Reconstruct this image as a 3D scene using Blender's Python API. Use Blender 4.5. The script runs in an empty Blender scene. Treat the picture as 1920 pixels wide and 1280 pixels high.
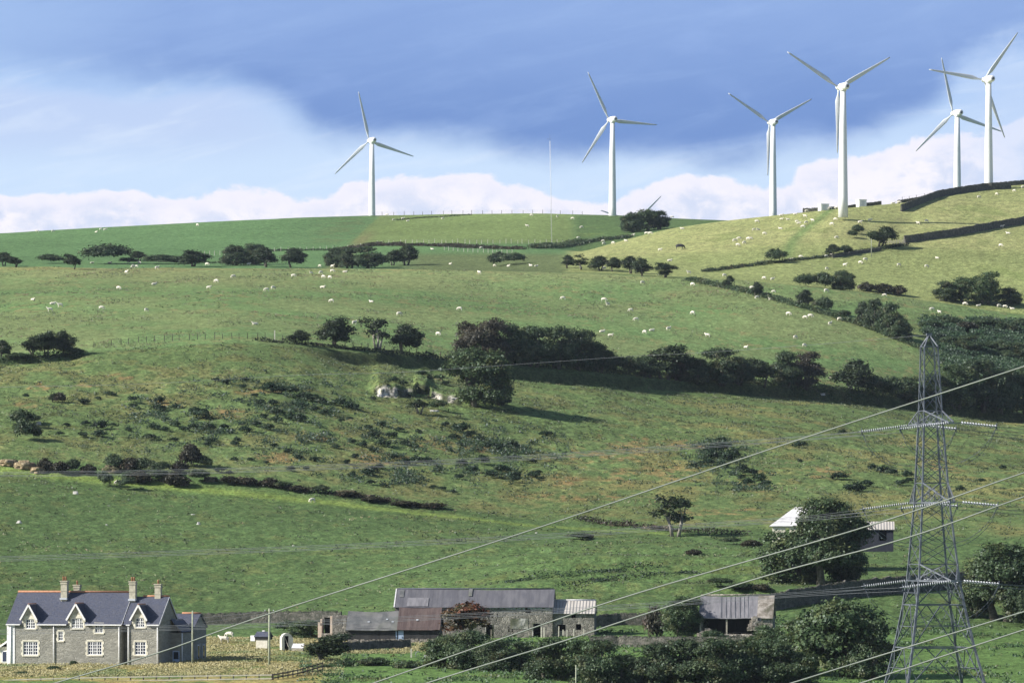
import bpy, bmesh, math, random
import numpy as np
from mathutils import Vector, Matrix
R = math.radians
S = bpy.context.scene
COL = S.collection
# ------------------------------------------------------------------ camera
F = 200.0 / 36.0 * 1920.0          # focal length in photo pixels
HOR = 1000.0                       # row of the eye level
cd = bpy.data.cameras.new('camera'); cam = bpy.data.objects.new('camera', cd); COL.objects.link(cam)
cd.lens = 200; cd.sensor_width = 36; cd.clip_start = 1; cd.clip_end = 20000
cd.shift_y = (HOR - 640.0) / 1920.0
cam.location = (0, 0, 0); cam.rotation_euler = (R(90), 0, 0)
S.camera = cam
# ------------------------------------------------------------------ world, sun, exposure
SUN_EL = 31.0; SUN_AZ = -105.0     # azimuth from +Y towards +X
S.view_settings.view_transform = 'Standard'; S.view_settings.look = 'None'
S.view_settings.exposure = 0.6; S.view_settings.gamma = 1
S.view_settings.use_curve_mapping = False
EXPO = 2 ** 0.6

def srgb(r, g, b):
    f = lambda c: (c / 255 / 12.92) if c / 255 <= 0.04045 else ((c / 255 + 0.055) / 1.055) ** 2.4
    return (f(r), f(g), f(b))

world = bpy.data.worlds.new("World"); S.world = world; world.use_nodes = True
class NT:
    """tiny node-tree helper"""
    def __init__(s, tree): s.t = tree; s.n = tree.nodes; s.l = tree.links
    def new(s, typ, **kw):
        n = s.n.new(typ)
        for k, v in kw.items(): setattr(n, k, v)
        return n
    def put(s, sock, v):
        if isinstance(v, bpy.types.NodeSocket): s.l.new(v, sock)
        elif v is not None: sock.default_value = v
    def math(s, op, a, b=None, c=None, clamp=False):
        n = s.new('ShaderNodeMath', operation=op); n.use_clamp = clamp
        s.put(n.inputs[0], a)
        if b is not None: s.put(n.inputs[1], b)
        if c is not None: s.put(n.inputs[2], c)
        return n.outputs[0]
    def mix(s, f, a, b, mode='MIX'):
        n = s.new('ShaderNodeMix', data_type='RGBA', blend_type=mode)
        s.put(n.inputs[0], f)
        for sk, v in ((n.inputs[6], a), (n.inputs[7], b)):
            if not isinstance(v, bpy.types.NodeSocket): v = tuple(v[:3]) + (1,)
            s.put(sk, v)
        return n.outputs[2]
    def ss(s, x, a, b):
        n = s.new('ShaderNodeMapRange', interpolation_type='SMOOTHSTEP')
        s.put(n.inputs[0], x); n.inputs[1].default_value = a; n.inputs[2].default_value = b
        return n.outputs[0]
    def noise(s, vec, scale, detail=3, rough=0.55, dist=0.0):
        n = s.new('ShaderNodeTexNoise'); s.put(n.inputs['Vector'], vec)
        n.inputs['Scale'].default_value = scale; n.inputs['Detail'].default_value = detail
        n.inputs['Roughness'].default_value = rough; n.inputs['Distortion'].default_value = dist
        return n.outputs[0]
    def curve(s, x, pts, lo, hi):
        """piecewise curve: x in 0..1, y stored in 0..1"""
        n = s.new('ShaderNodeFloatCurve'); s.put(n.inputs['Value'], x)
        c = n.mapping.curves[0]
        P = [(p[0], (p[1] - lo) / (hi - lo)) for p in pts]
        c.points[0].location = P[0]; c.points[1].location = P[-1]
        for p in P[1:-1]: c.points.new(*p)
        n.mapping.update()
        return s.math('MULTIPLY_ADD', n.outputs[0], hi - lo, lo)

def build_world():
    w = NT(world.node_tree); w.n.clear()
    out = w.new('ShaderNodeOutputWorld'); bg = w.new('ShaderNodeBackground')
    sky = w.new('ShaderNodeTexSky', sky_type='NISHITA'); sky.sun_disc = False
    sky.sun_elevation = R(SUN_EL); sky.sun_rotation = R(SUN_AZ)
    skyc = w.mix(1.0, sky.outputs[0], (0.07,) * 3, 'MULTIPLY')
    tc = w.new('ShaderNodeTexCoord'); sp = w.new('ShaderNodeSeparateXYZ'); w.l.new(tc.outputs['Generated'], sp.inputs[0])
    yy = w.math('MAXIMUM', w.math('ABSOLUTE', sp.outputs[1]), 0.03)
    px = w.math('MULTIPLY_ADD', w.math('DIVIDE', sp.outputs[0], yy), F, 960.0)     # cloud-bank coordinates by bearing
    py = w.math('MULTIPLY_ADD', w.math('DIVIDE', sp.outputs[2], yy), -F, HOR)
    cv = w.new('ShaderNodeCombineXYZ')
    w.l.new(w.math('MULTIPLY', px, 0.001), cv.inputs[0]); w.l.new(w.math('MULTIPLY', py, 0.0022), cv.inputs[1])
    cvi = w.new('ShaderNodeCombineXYZ')
    w.l.new(w.math('MULTIPLY', px, 0.001), cvi.inputs[0]); w.l.new(w.math('MULTIPLY', py, 0.0015), cvi.inputs[1]); cvi.inputs[2].default_value = 4.2
    ux = w.math('DIVIDE', px, 1920.0, clamp=True)
    n1 = w.math('SUBTRACT', w.noise(cv.outputs[0], 4.0, 5, .5, .3), 0.5)
    n2 = w.math('SUBTRACT', w.noise(cvi.outputs[0], 9.0, 6, .6, .2), 0.5)
    n3 = w.noise(cv.outputs[0], 2.2, 4, .55, .4)
    n4 = w.noise(cvi.outputs[0], 13.0, 5, .6, .3)
    # open sky, paler to the horizon
    pale = w.mix(w.ss(py, 120, 330), srgb(172, 201, 243), srgb(203, 225, 252))
    # left: soft lavender cloud below the blue bank
    lav = w.math('MULTIPLY', w.ss(w.math('MULTIPLY_ADD', n1, 240.0, px), 640, 380), w.math('MULTIPLY', w.ss(w.math('MULTIPLY_ADD', n1, 90.0, py), 150, 190), w.ss(py, 330, 230)))
    pale = w.mix(w.math('MULTIPLY', lav, 0.8), pale, srgb(192, 210, 244))
    # blue bank
    e1 = w.curve(ux, [(0, 120), (.1, 132), (.2, 140), (.25, 165), (.29, 215), (.33, 252), (.42, 255), (.5, 272), (.62, 285), (.74, 285), (.82, 262), (.9, 190), (.95, 100), (1, 60)], 0, 400)
    d1 = w.math('SUBTRACT', w.math('MULTIPLY_ADD', n2, 42.0, w.math('MULTIPLY_ADD', n1, 80.0, py)), e1)
    m1 = w.ss(d1, 46, -40)
    blue = w.mix(w.ss(w.math('MULTIPLY_ADD', n3, 160.0, py), 60, 330), srgb(141, 171, 224), srgb(116, 149, 208))
    blue = w.mix(w.math('MULTIPLY', w.ss(w.math('MULTIPLY_ADD', n3, 260.0, px), 520, 60), .6), blue, srgb(168, 197, 240))
    blue = w.mix(w.math('MULTIPLY', w.ss(n1, .02, .22), .25), blue, srgb(160, 188, 238))
    cw = w.new('ShaderNodeCombineXYZ'); w.l.new(w.math('MULTIPLY', px, .001), cw.inputs[0]); w.l.new(w.math('MULTIPLY_ADD', px, .0012, w.math('MULTIPLY', py, .006)), cw.inputs[1])
    wsp = w.noise(cw.outputs[0], 3.2, 7, .62, .6)
    blue = w.mix(w.math('MULTIPLY', w.ss(wsp, .46, .76), .26), blue, srgb(165, 193, 238)); blue = w.mix(w.math('MULTIPLY', w.ss(wsp, .5, .26), .16), blue, srgb(110, 142, 205))
    pale = w.mix(w.math('MULTIPLY', w.ss(wsp, .45, .7), .5), pale, srgb(222, 236, 254))
    c = w.mix(m1, pale, blue)
    # cumulus line low over the hills
    e2 = w.curve(ux, [(0, 360), (.05, 366), (.13, 346), (.16, 372), (.21, 350), (.3, 364), (.36, 332), (.47, 333), (.52, 350), (.56, 376), (.62, 358), (.67, 326), (.72, 330), (.75, 345), (.79, 308), (.88, 268), (.94, 252), (1, 226)], 200, 400)
    d2 = w.math('SUBTRACT', w.math('MULTIPLY_ADD', n2, 84.0, py), e2)
    m2 = w.ss(d2, -3, 9)
    cum = w.mix(w.ss(n4, .35, .62), srgb(214, 223, 246), srgb(250, 247, 255))
    cum = w.mix(w.ss(d2, 60, 0), cum, srgb(244, 242, 254))
    c = w.mix(m2, c, cum)
    # wisps upper right
    wr = w.math('MULTIPLY', w.ss(w.math('MULTIPLY_ADD', n2, 180.0, px), 1740, 1900), w.ss(w.math('MULTIPLY_ADD', n2, 160.0, py), 60, 130))
    c = w.mix(w.math('MULTIPLY', wr, .55), c, srgb(196, 216, 248))
    gr = w.noise(cv.outputs[0], 520.0, 1, .5)
    c = w.mix(w.math('MULTIPLY_ADD', w.math('SUBTRACT', gr, .5), .2, 1.0), (0, 0, 0), c)
    c = w.mix(1.0, c, (SKYK / EXPO,) * 3, 'MULTIPLY')
    up = w.ss(sp.outputs[2], 0.11, 0.3)
    w.l.new(w.mix(up, c, skyc), bg.inputs[0]); bg.inputs[1].default_value = 1.0
    w.l.new(bg.outputs[0], out.inputs[0])
SKYK = 1.06
build_world()
sd = bpy.data.lights.new('sun', 'SUN'); sd.energy = 5.0; sd.angle = R(0.5); sd.color = (1.0, 0.95, 0.86)
sun = bpy.data.objects.new('sun', sd); COL.objects.link(sun)
sv = Vector((math.sin(R(SUN_AZ)) * math.cos(R(SUN_EL)), math.cos(R(SUN_AZ)) * math.cos(R(SUN_EL)), math.sin(R(SUN_EL))))
sun.rotation_euler = sv.to_track_quat('Z', 'Y').to_euler(); sun.location = (-200, 300, 300)

# ------------------------------------------------------------------ noise
def _h(i, j, s):
    n = (i.astype(np.int64) * 374761393 + j.astype(np.int64) * 668265263 + s * 1274126177) & 0xffffffff
    n = ((n ^ (n >> 13)) * 1103515245) & 0xffffffff
    n = ((n ^ (n >> 16)) * 2654435761) & 0xffffffff
    return ((n >> 8) & 0xffff) / 65535.0
def vn(x, y, s=0):
    x = np.asarray(x, float); y = np.asarray(y, float)
    i = np.floor(x); j = np.floor(y); a = x - i; b = y - j
    a = a * a * (3 - 2 * a); b = b * b * (3 - 2 * b)
    v = (_h(i, j, s) * (1 - a) + _h(i + 1, j, s) * a) * (1 - b) + (_h(i, j + 1, s) * (1 - a) + _h(i + 1, j + 1, s) * a) * b
    return v * 2 - 1
def fbm(x, y, s=0, o=3):
    r = 0; a = 1; t = 0
    for k in range(o):
        r = r + a * vn(x * (1 + .03 * k) + 17.3 * k, y * (1 + .03 * k) - 9.1 * k, s + k); t += a; a *= .5; x = x * 2; y = y * 2
    return r / t
def sstep(x, a, b):
    t = np.clip((x - a) / (b - a), 0, 1); return t * t * (3 - 2 * t)

# ------------------------------------------------------------------ terrain
# each line: (column, row, distance) samples of a real feature line on the ground
def line(*p): return np.array(p, float)
KS = [
 line((0,1560,250),(1920,1600,250)),
 line((0,1375,450),(1920,1400,450)),
 line((0,1292,620),(960,1296,620),(1920,1310,620)),
 line((0,1250,688),(300,1246,688),(600,1238,690),(900,1238,690),(1300,1242,690),(1600,1236,690),(1920,1236,690)),
 line((0,1200,768),(400,1192,768),(640,1196,769),(900,1190,769),(1110,1184,769),(1450,1180,768),(1600,1172,768),(1920,1180,768)),
 line((0,1168,800),(400,1166,800),(700,1142,800),(1000,1108,800),(1300,1106,800),(1600,1108,800),(1920,1112,800)),
 line((0,885,960),(200,905,958),(640,950,950),(1000,988,932),(1260,1003,920),(1500,1008,912),(1920,1018,900)),
 line((0,852,966),(200,875,964),(500,905,960),(700,935,956),(1000,982,938),(1260,990,926),(1500,1000,918),(1920,1010,906)),
 line((-400,690,1085),(0,675,1108),(130,662,1116),(300,650,1126),(440,640,1134),(560,645,1141),(700,660,1152),(850,678,1168),(1000,690,1184),(1150,702,1202),(1250,714,1214),(1400,722,1232),(1550,732,1250),(1700,750,1268),(1920,778,1292),(2300,800,1330)),
 line((0,500,1480),(500,503,1480),(800,505,1490),(1000,508,1500),(1100,513,1490),(1200,519,1480),(1300,522,1470),(1400,526,1460),(1500,534,1450),(1600,546,1450),(1700,559,1450),(1800,573,1450),(1920,588,1450)),
 line((0,506,1530),(800,512,1530),(1000,510,1530),(1100,508,1525),(1300,520,1500),(1500,538,1490),(1700,565,1490),(1920,594,1490)),
 line((0,502,1660),(900,504,1650),(1000,500,1600),(1100,490,1580),(1300,494,1570),(1500,488,1570),(1700,500,1570),(1920,512,1560)),
 line((0,474,1880),(400,468,1880),(640,467,1870),(800,462,1840),(900,468,1790),(1000,474,1740),(1040,486,1650),(1100,470,1680),(1180,447,1700),(1260,427,1700),(1370,412,1700),(1450,403,1700),(1581,389,1680),(1700,378,1710),(1760,367,1725),(1850,350,1762),(1920,344,1775)),
 line((0,457,1980),(600,442,1980),(800,440,1960),(950,452,1900),(1034,462,1860),(1100,474,1850),(1180,462,1850),(1260,448,1850),(1370,430,1850),(1500,425,1850),(1581,425,1850),(1700,415,1850),(1850,395,1890),(1920,390,1890)),
 line((0,437,2100),(100,431,2100),(340,418,2100),(560,407,2100),(700,403,2100),(850,400,2100),(1000,399,2090),(1180,403,2080),(1260,408,2070),(1330,411,2060),(1420,416,2050),(1600,432,2000),(1920,410,2000)),
 line((0,480,2300),(1000,448,2300),(1920,460,2300)),
 line((0,556,2750),(1920,556,2750)),
 line((0,740,3600),(1920,740,3600)),
 line((0,900,8000),(1920,900,8000)),
]
PXT = np.arange(-420, 2341, 10.0); YT = np.arange(0, 8201, 4.0)
def kcurve(k, px):
    L = KS[k]; return np.interp(px, L[:, 0], L[:, 1]), np.interp(px, L[:, 0], L[:, 2])
def _table():
    T = np.zeros((len(PXT), len(YT)))
    for i, p in enumerate(PXT):
        ys = [0., 12., 60., 140.]; zs = [-1.9, -2.4, -7., -12.]
        for k in range(len(KS)):
            r, y = kcurve(k, p); ys.append(float(y)); zs.append(float((HOR - r) / F * y))
        T[i] = np.interp(YT, ys, zs)
    w = np.array([1, 2, 3, 2, 1.]); w /= w.sum()
    for _ in range(2):
        T[2:-2] = sum(w[k] * T[k:len(PXT) - 4 + k] for k in range(5))
    T2 = T.copy()
    T2[:, 2:-2] = sum(w[k] * T[:, k:len(YT) - 4 + k] for k in range(5))
    return T2
TAB = _table()
def kY(k, px): return kcurve(k, px)[1]
def zbase(px, Y):
    a = np.clip((px - PXT[0]) / 10.0, 0, len(PXT) - 1.001); b = np.clip(Y / 4.0, 0, len(YT) - 1.001)
    i = a.astype(int); j = b.astype(int); a = a - i; b = b - j
    return (TAB[i, j] * (1 - a) + TAB[i + 1, j] * a) * (1 - b) + (TAB[i, j + 1] * (1 - a) + TAB[i + 1, j + 1] * a) * b
def cliffY(px, x): return 1093 + 3.2*vn(x/1.9, 1.5, 6) + 1.2*vn(x/.7, 5.5, 9) + 6*sstep(px, 742, 776) + 9*sstep(px, 776, 781)*(1-sstep(px, 806, 809)) - 2*sstep(px, 812, 850)
def zground(x, Y):
    x = np.asarray(x, float); Y = np.asarray(Y, float)
    Ys = np.maximum(Y, 2.0); px = 960 + x / Ys * F
    z = zbase(px, Y)
    near = sstep(Y, 300, 560); far = 1 - sstep(Y, 1560, 1700) * .55
    scrub = sstep(Y, 965, 1000) * (1 - sstep(Y - kY(8, px), -40, 0)) 
    low = sstep(Y, 795, 830) * (1 - sstep(Y, 925, 950))
    yard = (1 - sstep(Y, 745, 770)) 
    amp = near * far * (0.5 + 1.0 * scrub + .55 * low - .3 * yard)
    z = z + near * far * .38 * (1 - .6 * yard) * fbm(x / 34, Y / 46, 3, 2) * (1 + .6 * scrub)
    z = z + amp * .20 * fbm(x / 7.5, Y / 9, 7, 2)
    z = z + amp * (.085 + .06 * scrub) * fbm(x / 1.7, Y / 2.2, 11, 2)
    # old terraces above the farm on the right, and sheep terracettes
    tr = sstep(px, 820, 1050) * (1 - sstep(px, 1480, 1560)) * sstep(Y, 785, 800) * (1 - sstep(Y, 860, 900))
    ph = (Y + .16 * x) / 19.0 + .25 * vn(x / 25, Y / 25, 5)
    z = z + tr * 1.25 * (sstep(ph % 1.0, .0, .25) - (ph % 1.0))
    # bank under the long hedge, its face turned away from the sun
    dk = kY(8, px) - Y; hb = sstep(px, 560, 680) * (1 - sstep(px, 2000, 2100)) * (1 + .25 * vn(x/9, Y/9, 61))
    z = z - hb * 2.3 * sstep(dk, .6, 3.4) * np.exp(-np.maximum(dk, 0) / 34)
    dk = kY(8, px) - Y; hb = (1 - sstep(px, 130, 175)); z = z - hb * 1.2 * sstep(dk, .6, 3.0) * np.exp(-np.maximum(dk, 0) / 20)
    # small cliff and cave hollow
    y0 = cliffY(px, x); T = sstep(px, 680, 714) * (1 - sstep(px, 850, 895))
    hgt = np.interp(px, [690, 706, 740, 760, 784, 800, 812, 835, 860, 890], [.3, 1.9, 2.6, 1.8, 2.3, 2.4, 1.4, 1.0, 1.5, .3]) * (1 + .15*vn(x/1.3, 3.0, 8))
    z = z + T * hgt * (.65 * sstep(Y - y0, 0, 1.0) + .35 * sstep(Y - y0, 1.6, 3.4 + vn(x/1.1, 9.0, 4))) * np.exp(-np.maximum(Y - y0, 0) / 40)
    return z
def gz(x, Y): return float(zground(np.array([x]), np.array([Y]))[0])
YS = np.arange(560, 2320, 1.0)
def hit(px, row):
    """first ground point seen in that direction"""
    z = zground((px - 960) / F * YS, YS); p = HOR - z / YS * F
    ok = np.nonzero(p <= row)[0]
    if len(ok) == 0:
        k = int(np.argmin(p[(YS > 1600)])) + int(np.argmax(YS > 1600))
    else: k = int(ok[0])
    Y = float(YS[k])
    return ((px - 960) / F * Y, Y, float(z[k]))
def at(px, Y, row=None):
    x = (px - 960) / F * Y
    return (x, Y, gz(x, Y) if row is None else (HOR - row) / F * Y)
def w_of(pixels, Y): return pixels / F * Y
# ------------------------------------------------------------------ helpers for objects
def tag(o, label=None, cat=None, group=None, kind=None):
    if label: o['label'] = label
    if cat: o['category'] = cat
    if group: o['group'] = group
    if kind: o['kind'] = kind
    return o
def empty(name, loc, rz=0.0, label=None, cat=None, group=None):
    o = bpy.data.objects.new(name, None); COL.objects.link(o); o.empty_display_size = .2
    o.location = loc; o.rotation_euler = (0, 0, rz); return tag(o, label, cat, group)
def link(name, me, mat=None, parent=None):
    if mat is not None and not me.materials: me.materials.append(mat)
    o = bpy.data.objects.new(name, me); COL.objects.link(o)
    if parent is not None: o.parent = parent
    return o
def np_mesh(name, V, Q, smooth=False):
    """V (n,3), Q (m,k) faces of one size"""
    V = np.asarray(V, np.float32); Q = np.asarray(Q, np.int32)
    me = bpy.data.meshes.new(name); k = Q.shape[1]
    me.vertices.add(len(V)); me.vertices.foreach_set('co', V.ravel())
    me.loops.add(Q.size); me.loops.foreach_set('vertex_index', Q.ravel())
    me.polygons.add(len(Q)); me.polygons.foreach_set('loop_start', np.arange(0, Q.size, k, dtype=np.int32))
    me.polygons.foreach_set('loop_total', np.full(len(Q), k, np.int32))
    if smooth: me.polygons.foreach_set('use_smooth', np.ones(len(Q), bool))
    me.update(calc_edges=True); return me
class MB:
    def __init__(s): s.v = []; s.f = []; s.sm = []
    def add(s, vs, fs, smooth=False):
        b = len(s.v); s.v += [tuple(v) for v in vs]
        for f in fs: s.f.append(tuple(b + i for i in f)); s.sm.append(smooth)
        return s
    def box(s, x0, x1, y0, y1, z0, z1):
        return s.add([(x0,y0,z0),(x1,y0,z0),(x1,y1,z0),(x0,y1,z0),(x0,y0,z1),(x1,y0,z1),(x1,y1,z1),(x0,y1,z1)],
                     [(0,3,2,1),(4,5,6,7),(0,1,5,4),(1,2,6,5),(2,3,7,6),(3,0,4,7)])
    def slab(s, quad, t):
        """quad of 4 points, thickened by t along -normal"""
        q = [Vector(p) for p in quad]; n = (q[1] - q[0]).cross(q[3] - q[0]).normalized() * -t
        r = [p + n for p in q]
        return s.add(q + r, [(0,1,2,3),(7,6,5,4),(0,4,5,1),(1,5,6,2),(2,6,7,3),(3,7,4,0)])
    def prism(s, poly, d):
        """poly: list of 3d points, extruded by vector d"""
        n = len(poly); p = [Vector(a) for a in poly]; q = [a + Vector(d) for a in p]
        return s.add(p + q, [tuple(range(n)), tuple(range(2*n-1, n-1, -1))] + [(i, i+n, (i+1) % n + n, (i+1) % n) for i in range(n)])
    def tube(s, pts, rad, n=6, cap=True, smooth=True):
        pts = [Vector(p) for p in pts]
        if not hasattr(rad, '__len__'): rad = [rad] * len(pts)
        vs = []; fs = []
        for i, p in enumerate(pts):
            t = (pts[min(i+1, len(pts)-1)] - pts[max(i-1, 0)]).normalized()
            a = t.orthogonal().normalized() if i == 0 else (a - t * a.dot(t)).normalized()
            b = t.cross(a)
            for k in range(n):
                w = 2 * math.pi * k / n; vs.append(p + (a * math.cos(w) + b * math.sin(w)) * rad[i])
        for i in range(len(pts) - 1):
            for k in range(n):
                fs.append((i*n+k, i*n+(k+1) % n, (i+1)*n+(k+1) % n, (i+1)*n+k))
        if cap: fs += [tuple(range(n-1, -1, -1)), tuple(range((len(pts)-1)*n, len(pts)*n))]
        return s.add(vs, fs, smooth)
    def bar(s, a, b, w, h=None):
        """square bar from a to b"""
        h = h or w; a = Vector(a); b = Vector(b); t = (b - a).normalized()
        up = Vector((0,0,1)) if abs(t.z) < .95 else Vector((0,1,0))
        x = t.cross(up).normalized() * w / 2; y = x.cross(t).normalized() * h / 2
        vs = [a-x-y, a+x-y, a+x+y, a-x+y, b-x-y, b+x-y, b+x+y, b-x+y]
        return s.add(vs, [(0,3,2,1),(4,5,6,7),(0,1,5,4),(1,2,6,5),(2,3,7,6),(3,0,4,7)])
    def lathe(s, prof, n=16, origin=(0,0,0), axis='z'):
        vs = []; fs = []
        for (r, h) in prof:
            for k in range(n):
                w = 2*math.pi*k/n; a, b = r*math.cos(w), r*math.sin(w)
                p = (a, b, h) if axis == 'z' else (b, h, a) if axis == 'y' else (h, a, b)
                vs.append((p[0]+origin[0], p[1]+origin[1], p[2]+origin[2]))
        for i in range(len(prof)-1):
            for k in range(n): fs.append((i*n+k, i*n+(k+1) % n, (i+1)*n+(k+1) % n, (i+1)*n+k))
        fs += [tuple(range(n-1, -1, -1)), tuple(range((len(prof)-1)*n, len(prof)*n))]
        return s.add(vs, fs, True)
    def wall(s, x0, x1, z0, z1, holes, y0, t, top=None):
        """flat wall in the xz plane at depth y0..y0+t with real rectangular openings (hx0,hx1,hz0,hz1)"""
        xs = sorted({x0, x1} | {v for h in holes for v in h[:2] if x0 < v < x1})
        zs = sorted({z0, z1} | {v for h in holes for v in h[2:] if z0 < v < z1})
        solid = lambda i, j: 0 <= i < len(xs)-1 and 0 <= j < len(zs)-1 and not any(
            h[0] <= (xs[i]+xs[i+1])/2 <= h[1] and h[2] <= (zs[j]+zs[j+1])/2 <= h[3] for h in holes)
        y1 = y0 + t
        for i in range(len(xs)-1):
            for j in range(len(zs)-1):
                if not solid(i, j): continue
                a, b, c, d = xs[i], xs[i+1], zs[j], zs[j+1]
                s.add([(a,y0,c),(b,y0,c),(b,y0,d),(a,y0,d)], [(0,1,2,3)]); s.add([(a,y1,c),(b,y1,c),(b,y1,d),(a,y1,d)], [(3,2,1,0)])
                if not solid(i-1, j): s.add([(a,y0,c),(a,y0,d),(a,y1,d),(a,y1,c)], [(0,1,2,3)])
                if not solid(i+1, j): s.add([(b,y0,c),(b,y1,c),(b,y1,d),(b,y0,d)], [(0,1,2,3)])
                if not solid(i, j-1): s.add([(a,y0,c),(a,y1,c),(b,y1,c),(b,y0,c)], [(0,1,2,3)])
                if not solid(i, j+1): s.add([(a,y0,d),(b,y0,d),(b,y1,d),(a,y1,d)], [(0,1,2,3)])
        return s
    def xf(s, m):
        s.v = [tuple(m @ Vector(v)) for v in s.v]; return s
    def mesh(s, name, mat=None):
        me = bpy.data.meshes.new(name); me.from_pydata(s.v, [], s.f)
        me.polygons.foreach_set('use_smooth', s.sm); me.update()
        if mat is not None: me.materials.append(mat)
        return me
    def build(s, name, mat, parent=None): return link(name, s.mesh(name, mat), None, parent)

# ------------------------------------------------------------------ materials
MATS = {}
def material(name, col, col2=None, scale=2.0, rough=.85, bump=0.0, bscale=None, kind='noise', vary=0.0, metal=0.0, detail=5, col3=None, stretch=None, spec=.3, amount=(.35,.65)):
    if name in MATS: return MATS[name]
    m = bpy.data.materials.new(name); m.use_nodes = True; w = NT(m.node_tree); b = w.n['Principled BSDF']
    tc = w.new('ShaderNodeTexCoord'); vec = tc.outputs['Object']
    if stretch:
        mp = w.new('ShaderNodeMapping'); w.l.new(vec, mp.inputs[0]); mp.inputs['Scale'].default_value = stretch; vec = mp.outputs[0]
    c = tuple(col) + (1,)
    h = None
    if col2 is not None:
        n = w.noise(vec, scale, detail, .6, .2); f = w.ss(n, *amount); h = n
        cs = w.mix(f, col, col2)
        if kind == 'stone':
            v = w.new('ShaderNodeTexVoronoi'); w.l.new(vec, v.inputs['Vector']); v.inputs['Scale'].default_value = bscale or scale*3
            v.inputs['Randomness'].default_value = .9
            sp = w.new('ShaderNodeSeparateColor'); w.l.new(v.outputs['Color'], sp.inputs[0])
            cs = w.mix(w.math('MULTIPLY', w.ss(sp.outputs[0], .2, .8), .7), cs, col3 or col2)
            v2 = w.new('ShaderNodeTexVoronoi', feature='DISTANCE_TO_EDGE'); w.l.new(vec, v2.inputs['Vector']); v2.inputs['Scale'].default_value = bscale or scale*3
            h = w.math('ADD', w.ss(v2.outputs['Distance'], 0, .12), w.math('MULTIPLY', sp.outputs[1], .5))
        elif col3 is not None:
            n3 = w.noise(vec, scale*.23, 4, .6, .5); cs = w.mix(w.ss(n3, .52, .68), cs, col3)
        if vary:
            oi = w.new('ShaderNodeObjectInfo'); k = w.math('MULTIPLY_ADD', w.math('SUBTRACT', oi.outputs['Random'], .5), 2*vary, 1.0)
            cs = w.mix(1.0, cs, w_rgb(w, k), 'MULTIPLY')
        w.l.new(cs, b.inputs['Base Color'])
    else: b.inputs['Base Color'].default_value = c
    b.inputs['Roughness'].default_value = rough; b.inputs['Metallic'].default_value = metal
    b.inputs['Specular IOR Level'].default_value = spec
    if bump:
        bp = w.new('ShaderNodeBump'); bp.inputs['Distance'].default_value = bump; bp.inputs['Strength'].default_value = 1
        if kind == 'stone' and h is not None: hh = h
        else: hh = w.noise(vec, bscale or scale*2, 4)
        w.l.new(hh, bp.inputs['Height']); w.l.new(bp.outputs[0], b.inputs['Normal'])
    MATS[name] = m; return m
def w_rgb(w, k):
    n = w.new('ShaderNodeCombineColor')
    for i in range(3): w.l.new(k, n.inputs[i])
    return n.outputs[0]
def ribbed(name, col, col2, pitch, axis=0, rough=.6, depth=.03, scale=.6, metal=0.0, dark=.35, vary2=None):
    """sheet or plank material with ribs every `pitch` metres along a local axis"""
    m = bpy.data.materials.new(name); m.use_nodes = True; w = NT(m.node_tree); b = w.n['Principled BSDF']
    tc = w.new('ShaderNodeTexCoord'); sp = w.new('ShaderNodeSeparateXYZ'); w.l.new(tc.outputs['Object'], sp.inputs[0])
    x = w.math('DIVIDE', sp.outputs[axis], pitch); fr = w.math('FRACT', x); fl = w.math('FLOOR', x)
    wn = w.new('ShaderNodeTexWhiteNoise', noise_dimensions='1D'); w.l.new(fl, wn.inputs['W'])
    st = w.new('ShaderNodeMapping'); w.l.new(tc.outputs['Object'], st.inputs[0]); st.inputs['Scale'].default_value = (1, .25, .25)
    c = w.mix(w.ss(w.noise(st.outputs[0], scale, 6, .65, .3), .38, .64), col, col2)
    c = w.mix(w.math('MULTIPLY', wn.outputs[0], .35), c, vary2 or tuple(v*.55 for v in col))
    gap = w.ss(w.math('ABSOLUTE', w.math('SUBTRACT', fr, .5)), .44, .49)
    c = w.mix(w.math('MULTIPLY', gap, dark), c, tuple(v*.2 for v in col))
    w.l.new(c, b.inputs['Base Color']); b.inputs['Roughness'].default_value = rough; b.inputs['Metallic'].default_value = metal
    bp = w.new('ShaderNodeBump'); bp.inputs['Distance'].default_value = depth
    w.l.new(w.math('SINE', w.math('MULTIPLY', x, 2*math.pi)), bp.inputs['Height']); w.l.new(bp.outputs[0], b.inputs['Normal'])
    return m
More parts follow.
